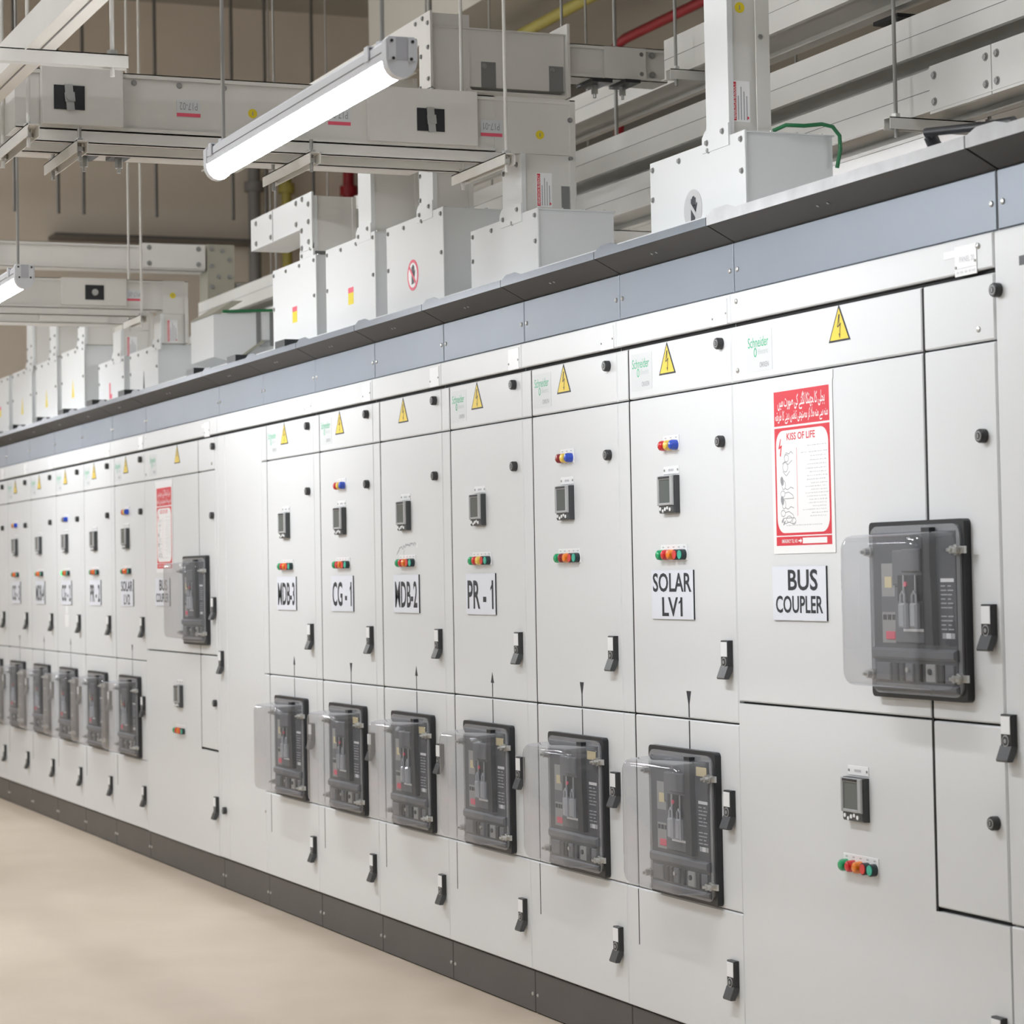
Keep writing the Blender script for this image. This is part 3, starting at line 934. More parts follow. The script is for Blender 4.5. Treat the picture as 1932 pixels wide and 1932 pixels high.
def poster(x, z, label, full=True):
    """first-aid poster: 0.307 x 0.42 m"""
    root = thing('safety_poster', label, 'poster', (x, -0.0042, z), 'first aid posters')
    W2, H2 = 0.1535, 0.21

    def sh(b):
        b.box(-W2, W2, -0.0006, 0.0, -H2, H2, 0)
    part('paper_sheet', 'poster_sheet', sh, ['poster_white'], root)
    part('tape_strip', 'poster_tape', lambda b: b.box(-W2 - 0.012, W2 + 0.004, -0.0008, 0.0002, H2 - 0.004, H2 + 0.018, 0), ['plate_white'], root)

    def red(b):
        b.flat([(-0.138, 0.107), (0.138, 0.107), (0.138, 0.193), (-0.138, 0.193)], -0.0009)
        b.flat([(-0.138, -0.165), (0.138, -0.165), (0.138, 0.102), (-0.138, 0.102)], -0.0009)
        b.flat([(-0.138, -0.19), (0.138, -0.19), (0.138, -0.168), (-0.138, -0.168)], -0.0009)
    part('red_panel', 'poster_red', red, ['red_print'], root, smooth='keep')

    def wh(b):
        b.flat(rrect(0, -0.032, 0.13, 0.127, 0.035, 6), -0.0011)
        b.flat([(-0.005, -0.186), (0.115, -0.186), (0.115, -0.172), (-0.005, -0.172)], -0.0011)
    part('text_panel', 'poster_inner', wh, ['poster_white'], root, smooth='keep')

    part('heading_line', 'poster_head1', lambda b: put_text(b, URDU1, 0.0, 0.165, 0.235, 0.044, -0.0012, 0, bold=0.01), ['poster_white'], root, smooth='keep')
    part('heading_line', 'poster_head2', lambda b: put_text(b, URDU2, 0.0, 0.128, 0.262, 0.034, -0.0012, 0, bold=0.01), ['poster_white'], root, smooth='keep')
    part('footer_line', 'poster_foot', lambda b: put_text(b, 'EMERGENCY TEL. NO.', -0.07, -0.179, 0.08, 0.009, -0.0012, 0, bold=0.01), ['poster_white'], root, smooth='keep')
    part('footer_arrow', 'poster_arrow', lambda b: b.flat([(-0.026, -0.181), (-0.016, -0.181), (-0.016, -0.185), (-0.008, -0.179), (-0.016, -0.173), (-0.016, -0.177), (-0.026, -0.177)], -0.0012, 0), ['poster_white'], root, smooth='keep')

    def tr(b):
        put_text(b, 'KISS OF LIFE', -0.004, 0.079, 0.142, 0.018, -0.0013, 0, bold=0.02)
        b.flat([(-0.027, -0.118), (-0.0255, -0.118), (-0.0255, 0.05), (-0.027, 0.05)], -0.0013, 0)
        b.flat([(-0.108, 0.075), (-0.104, 0.075), (-0.112, 0.052), (-0.118, 0.052)], -0.0013, 0)
        b.flat([(-0.118, 0.054), (-0.1, 0.06), (-0.1, 0.055), (-0.116, 0.049)], -0.0013, 0)
        b.flat([(-0.105, 0.058), (-0.1, 0.058), (-0.107, 0.03), (-0.112, 0.034)], -0.0013, 0)
    part('red_lettering', 'poster_red_text', tr, ['red_print'], root, smooth='keep')

    def small(b):
        rnd = random.Random(11)
        rows = [0.052, 0.036, 0.026, 0.016, 0.006, -0.004, -0.013, -0.022, -0.031, -0.04, -0.048, -0.056, -0.064, -0.072, -0.08, -0.088, -0.096, -0.104, -0.112, -0.12]
        for zz in rows:
            x1 = 0.115
            x = x1 - rnd.uniform(0.06, 0.12)
            while x < x1:
                wd = rnd.uniform(0.004, 0.011)
                h = rnd.uniform(0.0008, 0.0022)
                b.flat([(x, zz - 0.0004), (x + wd, zz + rnd.uniform(-0.0008, 0.0004)), (x + wd, zz + 0.0008), (x + wd * 0.6, zz + h), (x, zz + 0.0008)], -0.0013, 0)
                x += wd + rnd.uniform(0.001, 0.004)
        x = -0.085
        while x < 0.09:
            wd = rnd.uniform(0.004, 0.012)
            b.flat([(x, -0.141), (x + wd, -0.1415), (x + wd, -0.1395), (x, -0.1395)], -0.0013, 0)
            x += wd + 0.003
    part('fine_print', 'poster_fine', small, ['ink_faint'], root, smooth='keep')

    def figs(b):
        def stroke(pts, wd=0.0009):
            for p, q in zip(pts, pts[1:]):
                dx, dz = q[0] - p[0], q[1] - p[1]
                L = math.hypot(dx, dz) or 1
                nx, nz = -dz / L * wd, dx / L * wd
                b.flat([(p[0] + nx, p[1] + nz), (p[0] - nx, p[1] - nz), (q[0] - nx, q[1] - nz), (q[0] + nx, q[1] + nz)], -0.0013, 0)

        def blob(cx, cz, rx, rz, rot=0.0):
            pts = []
            for k in range(10):
                a = 2 * math.pi * k / 10
                px, pz = rx * math.cos(a), rz * math.sin(a)
                pts.append((cx + px * math.cos(rot) - pz * math.sin(rot), cz + px * math.sin(rot) + pz * math.cos(rot)))
            b.flat(pts, -0.0013, 0)

        def ring(cx, cz, rx, rz):
            stroke([(cx + rx * math.cos(2 * math.pi * k / 12), cz + rz * math.sin(2 * math.pi * k / 12)) for k in range(13)])
        # four hand-drawn first-aid steps
        stroke([(-0.09, 0.028), (-0.08, 0.04), (-0.065, 0.036), (-0.055, 0.042), (-0.045, 0.036)]); ring(-0.078, 0.026, 0.011, 0.009)
        stroke([(-0.1, 0.012), (-0.088, 0.018), (-0.07, 0.01), (-0.05, 0.02)]); ring(-0.085, 0.004, 0.013, 0.012); stroke([(-0.098, -0.006), (-0.08, -0.018), (-0.062, -0.006)])
        for cz in (-0.04, -0.088):
            blob(-0.103, cz + 0.01, 0.008, 0.012, 0.3); ring(-0.095, cz, 0.009, 0.011)
            stroke([(-0.09, cz - 0.008), (-0.075, cz - 0.012), (-0.06, cz - 0.006), (-0.045, cz - 0.01)])
            ring(-0.1, cz - 0.022, 0.011, 0.008); stroke([(-0.09, cz - 0.02), (-0.07, cz - 0.018), (-0.05, cz - 0.026), (-0.045, cz - 0.034), (-0.1, cz - 0.034)])
        stroke([(-0.108, -0.128), (-0.09, -0.136), (-0.07, -0.132), (-0.05, -0.138), (-0.038, -0.132)]); ring(-0.07, -0.125, 0.014, 0.008); ring(-0.045, -0.13, 0.009, 0.008)
        blob(-0.103, -0.128, 0.003, 0.008, -0.8); blob(-0.095, -0.134, 0.003, 0.008, -0.8)
    part('line_drawing', 'poster_figs', figs, ['ink_grey'], root, smooth='keep')
    return root


poster(-0.010 + 0.364, 1.602, 'red and white first aid poster taped to the near bus coupler door')
poster(-6.203 + 0.378, 1.596, 'red and white first aid poster taped to the far bus coupler door')


# ------------------------------------------------------------------ connection boxes on the roof and busduct
def conn_box(xc, ztop, yf, label, sticker, depth=0.265, wid=0.575):
    z0 = 2.299
    root = thing('connection_box', label, 'box', (xc, yf, z0), 'cable boxes on the cubicle roofs')
    H = ztop - z0
    hw = wid / 2
    part('box_body', ('cb_body', round(H, 3), depth), lambda b: (b.box(-hw + 0.006, hw - 0.006, 0.004, depth, 0, H - 0.006), b.box(-hw + 0.002, hw - 0.0, 0.003, depth + 0.004, H - 0.006, H - 0.002)), ['box_paint'], root)
    fp = part('front_plate', ('cb_front', round(H, 3)), lambda b: b.slab(-hw, hw, -0.002, 0.004, 0, H, 0.0015), ['box_paint'], root)
    for bx in (-hw + 0.02, -0.1, 0.08, hw - 0.02):
        hexbolt(fp, (bx, -0.002, H - 0.022))
    for bz in (H * 0.5,):
        for sx in (-1, 1):
            hexbolt(fp, (sx * (hw - 0.018), -0.002, bz))
    for k in range(4):
        hexbolt(root, (hw - 0.03, 0.02 + k * 0.075, H - 0.002), 0.006, 'lid_bolt', 'z', 'zinc')
    if sticker == 'hand':
        st = part('hand_sticker', 'hand_sticker', lambda b: b.cyl((0, 0, 0), (0, -0.001, 0), 0.055, 28), ['sticker_grey'], fp, (-0.02, -0.002, H - 0.168 + 0.0))
        hand_symbol(st, 'ink_black', False)
    elif sticker == 'prohibit':
        st = part('hand_sticker', 'hand_sticker_red', lambda b: (b.cyl((0, 0, 0), (0, -0.001, 0), 0.055, 28, 0), b.cyl((0, 0, 0), (0, -0.0013, 0), 0.044, 28, 1)), ['pink_red', 'poster_white'], fp, (-0.015, -0.002, H - 0.2))
        hand_symbol(st, 'ink_black', True)
    elif sticker == 'tag':
        part('warning_label', 'warning_label', lambda b: (b.box(-0.03, 0.03, -0.001, 0, -0.032, 0.012, 0), b.box(-0.03, 0.03, -0.001, 0, 0.012, 0.032, 1)), ['sticker_yellow', 'pink_red'], fp, (0.01, -0.002, H - 0.21))
    elif sticker == 'yellow':
        part('warning_label', 'warning_label_y', lambda b: b.prism([(-0.03, -0.04), (0.03, -0.04), (0, 0.06)], 'y', 0, -0.001), ['sticker_yellow'], fp, (0.01, -0.002, H - 0.23))
    elif sticker == 'red':
        part('warning_label', 'warning_label_r', lambda b: (b.box(-0.03, -0.005, -0.001, 0, -0.05, 0.05), b.box(-0.005, 0.028, -0.001, 0, -0.05, -0.01)), ['pink_red'], fp, (-0.01, -0.002, H - 0.17))
    elif sticker == 'black':
        part('warning_label', 'warning_label_b', lambda b: b.prism([(-0.018, -0.06), (0.02, -0.05), (0.005, 0.06)], 'y', 0, -0.001), ['ink_black'], fp, (0.0, -0.002, H - 0.17))
    return root


def hand_symbol(st, ink, red):
    def fn(b):
        b.flat([(-0.014, -0.033), (0.012, -0.03), (0.018, 0.0), (0.015, 0.012), (-0.012, 0.012), (-0.013, -0.01)], -0.0004, 0)
        for k, (fx, ft) in enumerate(((-0.012, 0.03), (-0.0045, 0.035), (0.003, 0.036), (0.0105, 0.031))):
            b.flat([(fx, 0.008), (fx + 0.006, 0.008), (fx + 0.006, ft), (fx, ft)], -0.0004, 0)
        b.flat([(0.016, -0.01), (0.026, 0.014), (0.022, 0.017), (0.013, 0.0)], -0.0004, 0)
    part('hand_symbol', 'hand_symbol', fn, [ink], st, (0.002, -0.0013, 0), smooth='keep')
    part('cross_bar', ('cross_bar', red), lambda b: b.flat([(-0.034, 0.026), (-0.026, 0.034), (0.034, -0.026), (0.026, -0.034)], -0.0008, 0), ['pink_red' if red else 'sticker_grey'], st, (0, -0.0013, 0), smooth='keep')


XC = [nsx(i) + FEED_W / 2 for i in range(6)]
FC = [fsx(i) + FW2 / 2 for i in range(6)]
conn_box(XC[0] + 0.0, 2.512, 0.085, 'white roof box with hand sticker beside the near bus coupler canopy', 'hand')
conn_box(XC[2] + 0.0, 2.507, 0.09, 'white roof box without sticker above the PR - 1 cubicle', None)
conn_box(XC[3], 2.609, 0.04, 'white roof box with red prohibition sticker above MDB-2', 'prohibit')
conn_box(XC[4], 2.620, 0.04, 'white roof box with red and yellow label above CG - 1', 'tag')
conn_box(XC[5], 2.622, 0.04, 'white roof box with red and yellow label above MDB-3', 'tag')
conn_box(FC[0], 2.515, 0.09, 'far white roof box with black symbol above SOLAR LV2', 'black')
conn_box(FC[1], 2.520, 0.09, 'far white roof box with red symbol above PR - 2', 'red')
conn_box(FC[2], 2.640, 0.04, 'far white roof box with tall yellow triangle above CG - 2', 'yellow')
conn_box(FC[3], 2.635, 0.04, 'far white roof box with small yellow label above MDB-4', 'yellow')
conn_box(FC[4], 2.640, 0.04, 'far white roof box above the CG - 3 cubicle', 'yellow')
conn_box(FC[5], 2.640, 0.04, 'far white roof box cut by the picture edge', 'tag')


def duct_label(parent, X, y, z, kind, rot=0.0, text=None, side='x'):
    """labels on a face that looks towards +X"""
    def vert(b):
        b.box(0, 0.0006, 0.0, 0.055, -0.055, 0.055, 0)
        b.box(0, 0.0010, 0.003, 0.014, -0.052, 0.052, 1)
        for k in range(4):
            b.box(0, 0.0010, 0.019 + k * 0.0085, 0.0215 + k * 0.0085, -0.05, 0.015 + 0.012 * ((k * 2) % 3), 2)
        b.cyl((0, 0.048, -0.044), (0.001, 0.048, -0.044), 0.004, 8, 1)
    if kind == 'rating':
        o = part('rating_label', 'rating_label', vert, ['poster_white', 'red_print', 'ink_grey'], parent, (X, y, z))
        def tv(b):
            vs, fs, x0, x1, y0, y1 = glyphs('HENIKWON BUSDUCT', 0.01)
            k = b.pts([(0.0013, 0.0085 - (v[1] - (y0 + y1) / 2) * 0.008 / (y1 - y0), (v[0] - (x0 + x1) / 2) * 0.095 / (x1 - x0)) for v in vs])
            for f in fs:
                b.face([k[i] for i in f], 0)
        part('lettering', 'rating_text', tv, ['poster_white'], o, smooth='keep')
    elif kind == 'dot':
        part('yellow_sticker', 'yellow_dot', lambda b: (b.cyl((0, 0, 0), (0.0008, 0, 0), 0.0145, 20, 0), b.box(0.0008, 0.0012, -0.0015, 0.0015, -0.006, 0.006, 1)), ['sticker_yellow', 'ink_grey'], parent, (X, y, z))
    elif kind == 'code':
        o = part('code_label', 'code_label', lambda b: (b.box(0, 0.0006, -0.037, 0.037, -0.027, 0.027, 0), b.box(0, 0.001, -0.037, 0.037, -0.026, -0.015, 1)), ['label_grey', 'pink_red'], parent, (X, y, z))

        def tx(b):
            vs, fs, x0, x1, y0, y1 = glyphs(text)
            sx, sz = 0.056 / (x1 - x0), 0.023 / (y1 - y0)
            k = b.pts([(0.0009, -(v[0] - (x0 + x1) / 2) * sx, 0.006 - (v[1] - (y0 + y1) / 2) * sz) for v in vs])
            for f in fs:
                b.face([k[i] for i in f], 0)
        part('lettering', ('code', text), tx, ['ink_grey'], o, smooth='keep')


def riser(root, xa, xb, yf, yb, z0, z1, bolts=True, foot=True, mats=('duct_paint',)):
    """vertical busduct leg: a front cover plate, a recessed side and a rear cover plate"""
    def fn(b):
        b.box(xa + 0.008, xb - 0.006, yf + 0.004, yb - 0.004, z0, z1)
    leg = part('riser_body', None, fn, [mats[0]], root)

    def fpl(b):
        b.slab(xa, xb, yf, yf + 0.016, z0 + 0.0, z1, 0.001)
        if foot:
            b.prism([(xa - 0.02, z0 - 0.03), (xb + 0.002, z0 - 0.03), (xb + 0.002, z0 + 0.03), (xa, z0 + 0.03), (xa - 0.02, z0 + 0.012)], 'y', yf + 0.004, yf - 0.004)
    fp = part('front_flange', None, fpl, ['box_paint'], root)
    part('rear_flange', None, lambda b: b.box(xa, xb + 0.002, yb - 0.016, yb, z0, z1), [mats[0]], root)
    if bolts:
        for bx, bz in ((xa + 0.01, z0 - 0.005), (xb - 0.03, z0 + 0.012)):
            hexbolt(fp, (bx, yf - 0.004, bz))
    return leg


def duct_y(root, xa, xb, ya, yb, z0, z1, mats='duct_paint', name='duct_body', flange=0.014):
    """horizontal busduct running along Y with turned flanges top and bottom"""
    def fn(b):
        b.box(xa + 0.006, xb - 0.008, ya, yb, z0 + 0.004, z1 - 0.004)
        for q in (z0, z1 - 0.003):
            b.box(xa, xb, ya, yb, q, q + 0.003)
        b.box(xb - 0.003, xb, ya, yb, z0, z0 + flange)
        b.box(xb - 0.003, xb, ya, yb, z1 - flange, z1)
        b.box(xa, xa + 0.003, ya, yb, z0, z0 + flange)
        b.box(xa, xa + 0.003, ya, yb, z1 - flange, z1)
    return part(name, None, fn, [mats], root)


def duct_x(root, xa, xb, y0, y1, z0, z1, mats='duct_paint', name='duct_body'):
    def fn(b):
        b.box(xa, xb, y0 + 0.003, y1 - 0.003, z0 + 0.022, z1 - 0.003)
        b.box(xa, xb, y0, y0 + 0.006, z0, z1)
        b.box(xa, xb, y1 - 0.006, y1, z0, z1)
        b.box(xa, xb, y0 - 0.012, y0 + 0.006, z0 - 0.004, z0)
        b.box(xa, xb, y1 - 0.03, y1 + 0.004, z0 - 0.004, z0)
        b.box(xa, xb, y0 - 0.0005, y0, (z0 + z1) / 2 - 0.001, (z0 + z1) / 2 + 0.001, 1)
    return part(name, None, fn, [mats, 'inner_grey'], root)


# duct over SOLAR LV1
t = thing('bus_duct', 'tall white busduct riser standing on the roof box with the hand sticker', 'duct', (0, 0, 0))
lg = riser(t, -0.293, -0.160, 0.083, 0.208, 2.515, 4.2)
part('cover_strip', None, lambda b: b.box(-0.157, -0.152, 0.165, 0.206, 2.52, 4.2), ['duct_paint'], t)
duct_label(lg, -0.1655, 0.095, 2.605, 'rating')
duct_label(lg, -0.1655, 0.125, 2.858, 'dot')
for zz in (2.78, 2.95):
    hexbolt(lg, (-0.155, 0.178, zz), 0.007, axis='x')
# earth wire
wr = part('earth_wire', None, lambda b: b.tube([(-0.085, 0.175, 2.515), (-0.06, 0.2, 2.527), (-0.05, 0.25, 2.526), (-0.045, 0.30, 2.532), (-0.05, 0.335, 2.528), (-0.05, 0.356, 2.505), (-0.055, 0.360, 2.47), (-0.06, 0.352, 2.42)], 0.0055, 8), ['wire_green'], None, smooth=60)
tag(wr, 'green earth wire looping over the roof box with hand sticker', 'wire')

# duct over PR-1: riser, elbow and run across the aisle
t = thing('bus_duct', 'white busduct rising from the PR - 1 roof box and crossing the aisle', 'duct', (0, 0, 0))
xa, xb = -1.765, -1.605
lg = riser(t, xa, xb, 0.088, 0.276, 2.51, 2.699)
hexbolt(lg, (xb + 0.0, 0.263, 2.815), axis='x'); hexbolt(lg, (xb + 0.0, 0.263, 2.69), axis='x')
for bx, bz in ((xa + 0.012, 2.655), (xb - 0.035, 2.668)):
    hexbolt(lg, (bx, 0.087, bz))

def elb(b):
    b.box(xa + 0.004, xb - 0.006, 0.0, 0.279, 2.70, 2.88)
    b.box(xa, xb, -0.06, 0.281, 2.876, 2.880)
    b.box(xa, xb, 0.262, 0.281, 2.51, 2.880)
    b.box(xb - 0.006, xb - 0.002, -0.06, 0.262, 2.885 - 0.02, 2.88)
el = part('elbow', None, elb, ['duct_paint'], t)
part('latch_recess', None, lambda b: b.box(xb - 0.007, xb - 0.0035, 0.23, 0.258, 2.52, 2.60), ['inner_grey'], el)
duct_label(el, xb - 0.0055, 0.158, 2.763, 'dot')
duct_label(el, xb - 0.0055, 0.142, 2.585, 'rating')
dy = duct_y(t, xa, xb, -1.53, 0.0, 2.70, 2.88)
for q in (-1.17, -1.03, -0.89, -0.6, -0.45):
    hexbolt(dy, (xb - 0.008, q, 2.853), 0.007, axis='x')
duct_label(dy, xb - 0.0075, -1.002, 2.785, 'code', text='P17-02')
duct_label(dy, xb - 0.0075, -0.800, 2.780, 'dot')
duct_label(dy, xb - 0.0075, -0.52, 2.785, 'code', text='P17-01')
duct_label(dy, xb - 0.0055, -0.010, 2.775, 'code', text='P17-01')
for i, (ya, yb) in enumerate(((-1.455, -1.211), (-0.43, -0.068))):
    tb = part('tap_cover', None, lambda b: b.box(xb - 0.006, xb + 0.022, ya, yb, 2.712, 2.884), ['duct_paint'], t)
    yc, zc = ((-1.374, 2.792), (-0.227, 2.786))[i]
    hp = part('clamp_plate', 'clamp_plate', lambda b: b.box(0, 0.003, -0.046, 0.046, -0.036, 0.036), ['breaker_black'], tb, (xb + 0.022, yc, zc))
    part('clamp_strap', 'clamp_strap', lambda b: (b.box(0.003, 0.008, -0.012, 0.012, -0.039, 0.039), b.cyl((0.008, 0, 0), (0.016, 0, 0), 0.012, 12), b.box(0.006, 0.012, -0.015, 0.015, -0.014, 0.014)), ['zinc'], tb, (xb + 0.022, yc, zc), rot=(0.08, 0, 0))

# second run just behind
t = thing('bus_duct', 'parallel busduct running behind the P17 duct across the aisle', 'duct', (0, 0, 0))
duct_y(t, -2.13, -1.98, -1.6, -0.1, 2.70, 2.84)

# support rails and trapeze hangers under the aisle duct
for x in (-1.606, -1.80):
    def rail(b, x=x):
        b.box(x - 0.02, x, -1.484, 0.035, 2.662, 2.665)
        b.box(x - 0.003, x, -1.484, 0.035, 2.662, 2.698)
        b.box(x - 0.02, x - 0.017, -1.484, 0.035, 2.662, 2.698)
    r_ = part('support_rail', None, rail, ['duct_paint'])
    tag(r_, 'pale steel channel under the P17 busduct, front one' if x > -1.7 else 'pale steel channel under the P17 busduct, rear one', 'rail')


def hanger(xa, xb, y, z, label, rods, axis='x', ztop=6.3, r=0.006, mats=('duct_paint', 'rod_grey'), group=None):
    root = thing('trapeze_hanger', label, 'hanger', (0, 0, 0), group)

    def ch(b):
        h, wd = 0.034, 0.036
        if axis == 'x':
            b.box(xa, xb, y - wd / 2, y - wd / 2 + 0.003, z - h, z)
            b.box(xa, xb, y + wd / 2 - 0.003, y + wd / 2, z - h, z)
            b.box(xa, xb, y - wd / 2, y + wd / 2, z - 0.003, z)
        else:
            b.box(y - wd / 2, y - wd / 2 + 0.003, xa, xb, z - h, z)
            b.box(y + wd / 2 - 0.003, y + wd / 2, xa, xb, z - h, z)
            b.box(y - wd / 2, y + wd / 2, xa, xb, z - 0.003, z)
    part('channel', None, ch, [mats[0]], root)
    for q in rods:
        p = (q, y) if axis == 'x' else (y, q)
        part('threaded_rod', None, lambda b: b.cyl((p[0], p[1], z - 0.055), (p[0], p[1], ztop), r, 8), [mats[1]], root, smooth=60)
        part('nut', None, lambda b: (b.cyl((p[0], p[1], z - 0.028), (p[0], p[1], z - 0.014), 0.014, 6), b.cyl((p[0], p[1], z + 0.001), (p[0], p[1], z + 0.012), 0.014, 6)), ['zinc'], root)
    return root


hanger(-1.86, -1.40, -0.035, 2.660, 'short steel channel on rods under the duct by the PR - 1 riser', (-1.43, -1.80), mats=('duct_paint', 'duct_paint'))
hanger(-2.02, -1.52, -0.63, 2.655, 'steel channel hanging under the P17 duct behind the near lamp', (-1.56, -1.96), ztop=2.70)
hanger(-1.98, -1.52, -1.35, 2.655, 'steel channel on rods under the duct below the black clamp', (-1.56, -1.93), ztop=2.70)
hanger(-1.95, -1.30, -1.54, 2.655, 'steel channel at the aisle end of the P17 duct', (-1.37, -1.75), mats=('duct_paint', 'duct_paint'))

# trunking above the aisle with its cross channel
t = part('cable_trunking', None, lambda b: (b.box(-5.2, 3.0, -1.715, -1.64, 2.704, 2.785), b.box(-5.2, 3.0, -1.719, -1.715, 2.70, 2.705), b.box(-5.2, 3.0, -1.6795, -1.6755, 2.7025, 2.704, 1)), ['duct_paint', 'inner_grey'])
tag(t, 'pale square cable trunking running along the aisle ceiling near the camera', 'trunking')
hanger(-1.95, -1.452, -0.55, 2.704, 'cross channel on rods carrying the aisle trunking', (-1.49, -1.88), axis='y', mats=('duct_paint', 'duct_paint'))

# duct over MDB-2: riser, upper elbow, runs along X and Y
t = thing('bus_duct', 'cream busduct from MDB-2 roof box with tall bolted elbow above', 'duct', (0, 0, 0))
xa, xb = -2.413, -2.279
lg = riser(t, xa, xb, 0.04, 0.19, 2.615, 3.04)
for bx, bz in ((xa + 0.012, 2.745), (xb - 0.035, 2.755), (xa + 0.012, 2.66)):
    hexbolt(lg, (bx, 0.04, bz))

def up_(b):
    b.prism([(-2.83, 3.205), (-2.39, 3.205), (-2.39, 3.035), (xb, 3.035), (xb, 3.305), (-2.83, 3.305)], 'y', 0.04, 0.048)
fp = part('elbow_plate', None, up_, ['duct_paint'], t)
for bx, bz in ((-2.80, 3.285), (-2.80, 3.225), (-2.42, 3.285), (-2.35, 3.29), (-2.30, 3.265), (-2.42, 3.225), (-2.30, 3.18), (-2.37, 3.16), (-2.30, 3.07), (-2.38, 3.05)):
    hexbolt(fp, (bx, 0.04, bz), 0.007)
duct_x(t, -5.2, -2.83, 0.04, 0.19, 3.205, 3.305, name='long_run')
body = part('elbow_body', None, lambda b: (b.box(xa, xb - 0.012, 0.05, 0.55, 3.05, 3.25), b.box(xa, xb, 0.05, 0.55, 3.03, 3.036), b.box(xa, xb, 0.05, 0.56, 3.25, 3.254), b.box(xa, xb - 0.01, 0.048, 0.19, 2.95, 3.3)), ['duct_paint'], t)
for yy in (0.232, 0.49):
    part('joint_recess', None, lambda b: b.box(xb - 0.013, xb - 0.0105, yy, yy + 0.055, 3.05, 3.14), ['inner_grey'], body)
    hexbolt(body, (xb - 0.0105, yy + 0.012, 3.125), 0.007, axis='x')
duct_label(body, xb - 0.012, 0.113, 3.13, 'rating')
part('end_flange', None, lambda b: b.box(xa - 0.01, xb + 0.012, 0.552, 0.562, 3.03, 3.29), ['duct_paint'], t)
dyb = duct_y(t, xa + 0.01, xb - 0.002, 0.566, 0.95, 3.105, 3.225)
for yy, zz in ((0.845, 3.20), (0.845, 3.13), (0.89, 3.20), (0.89, 3.13)):
    hexbolt(dyb, (xb - 0.002, yy, zz), 0.009, axis='x')
part('joint_plate', None, lambda b: b.box(xb - 0.003, xb + 0.004, 0.70, 0.862, 3.108, 3.222), ['duct_paint'], dyb)

# duct over CG-1
t = thing('bus_duct', 'plain white busduct riser on the CG - 1 roof box', 'duct', (0, 0, 0))
riser(t, -3.068, -2.925, 0.04, 0.23, 2.625, 3.2)
# duct over MDB-3 with bolted elbow
t = thing('bus_duct', 'white bolted elbow duct hanging out over the MDB-3 roof box', 'duct', (0, 0, 0))
xa, xb = -3.775, -3.622
riser(t, xa, xb, 0.044, 0.222, 2.64, 2.86)
fp = part('elbow_plate', None, lambda b: b.prism([(-4.46, 2.742), (xa, 2.742), (xa, 2.65), (xb + 0.002, 2.65), (xb + 0.002, 2.875), (-4.46, 2.875)], 'y', 0.036, 0.044), ['box_paint'], t)
for bx, bz in ((-4.38, 2.85), (-4.38, 2.765), (-4.17, 2.85), (-4.17, 2.765), (-3.82, 2.855), (-3.74, 2.86), (-3.66, 2.83), (-3.82, 2.77), (-3.66, 2.76), (-3.75, 2.735), (-3.75, 2.665), (-3.66, 2.68)):
    hexbolt(fp, (bx, 0.036, bz), 0.009)
part('plate_joint', None, lambda b: b.box(-4.147, -4.141, 0.0352, 0.036, 2.745, 2.873), ['inner_grey'], fp)
part('elbow_body', None, lambda b: b.box(-4.46, xa, 0.046, 0.2, 2.742, 2.87), ['duct_paint'], t)
part('side_cover', None, lambda b: b.box(xb - 0.02, xb - 0.004, 0.06, 0.24, 2.64, 2.815), ['duct_paint'], t)

# far group ducts
t = thing('bus_duct', 'far white busduct from the SOLAR LV2 roof box across the aisle', 'duct', (0, 0, 0))
xa, xb = -6.34, -6.205
lg = riser(t, xa, xb, 0.088, 0.226, 2.515, 2.659)
dy = duct_y(t, xa, xb, -1.1, 0.1, 2.675, 2.822)
el = part('elbow', None, lambda b: (b.box(xa + 0.004, xb - 0.005, 0.1, 0.225, 2.66, 2.82), b.box(xa, xb, 0.21, 0.229, 2.515, 2.822), b.box(xa, xb, 0.09, 0.229, 2.818, 2.822)), ['duct_paint'], t)
duct_label(el, xb - 0.0045, 0.152, 2.75, 'dot')
duct_label(el, xb - 0.0045, 0.12, 2.575, 'rating')
duct_label(dy, xb - 0.0075, -0.04, 2.745, 'code', text='P17-01')
tb = part('tap_cover', None, lambda b: b.box(xb - 0.006, xb + 0.02, -0.404, -0.085, 2.69, 2.822), ['duct_paint'], t)
hp = part('clamp_plate', 'clamp_plate', lambda b: None, ['breaker_black'], tb, (xb + 0.02, -0.243, 2.752))
part('clamp_knob', 'clamp_knob', lambda b: b.cyl((0.003, 0, 0), (0.014, 0, 0), 0.016, 12), ['zinc'], tb, (xb + 0.02, -0.243, 2.752))
r_ = part('support_rail', None, lambda b: (b.box(xb - 0.02, xb, -1.1, 0.03, 2.640, 2.644), b.box(xb - 0.003, xb, -1.1, 0.03, 2.640, 2.672)), ['duct_paint'])
tag(r_, 'pale channel under the far SOLAR LV2 busduct', 'rail')
hanger(-6.45, -6.10, -0.02, 2.640, 'far short channel on rods under the SOLAR LV2 duct', (-6.15, -6.4), mats=('duct_paint', 'duct_paint'))
t = thing('bus_duct', 'far white busduct from the PR - 2 roof box, behind SOLAR LV2', 'duct', (0, 0, 0))
lg = riser(t, -7.20, -7.03, 0.088, 0.258, 2.52, 2.659)
duct_y(t, -7.20, -7.03, -1.1, 0.1, 2.688, 2.762)
part('elbow', None, lambda b: (b.box(-7.196, -7.036, 0.095, 0.25, 2.66, 2.758), b.box(-7.2, -7.03, 0.245, 0.262, 2.52, 2.762)), ['duct_paint'], t)
part('tap_cover', None, lambda b: b.box(-7.04, -7.015, -0.34, 0.02, 2.695, 2.765), ['duct_paint'], t)
duct_label(lg, -7.0355, 0.12, 2.57, 'rating')
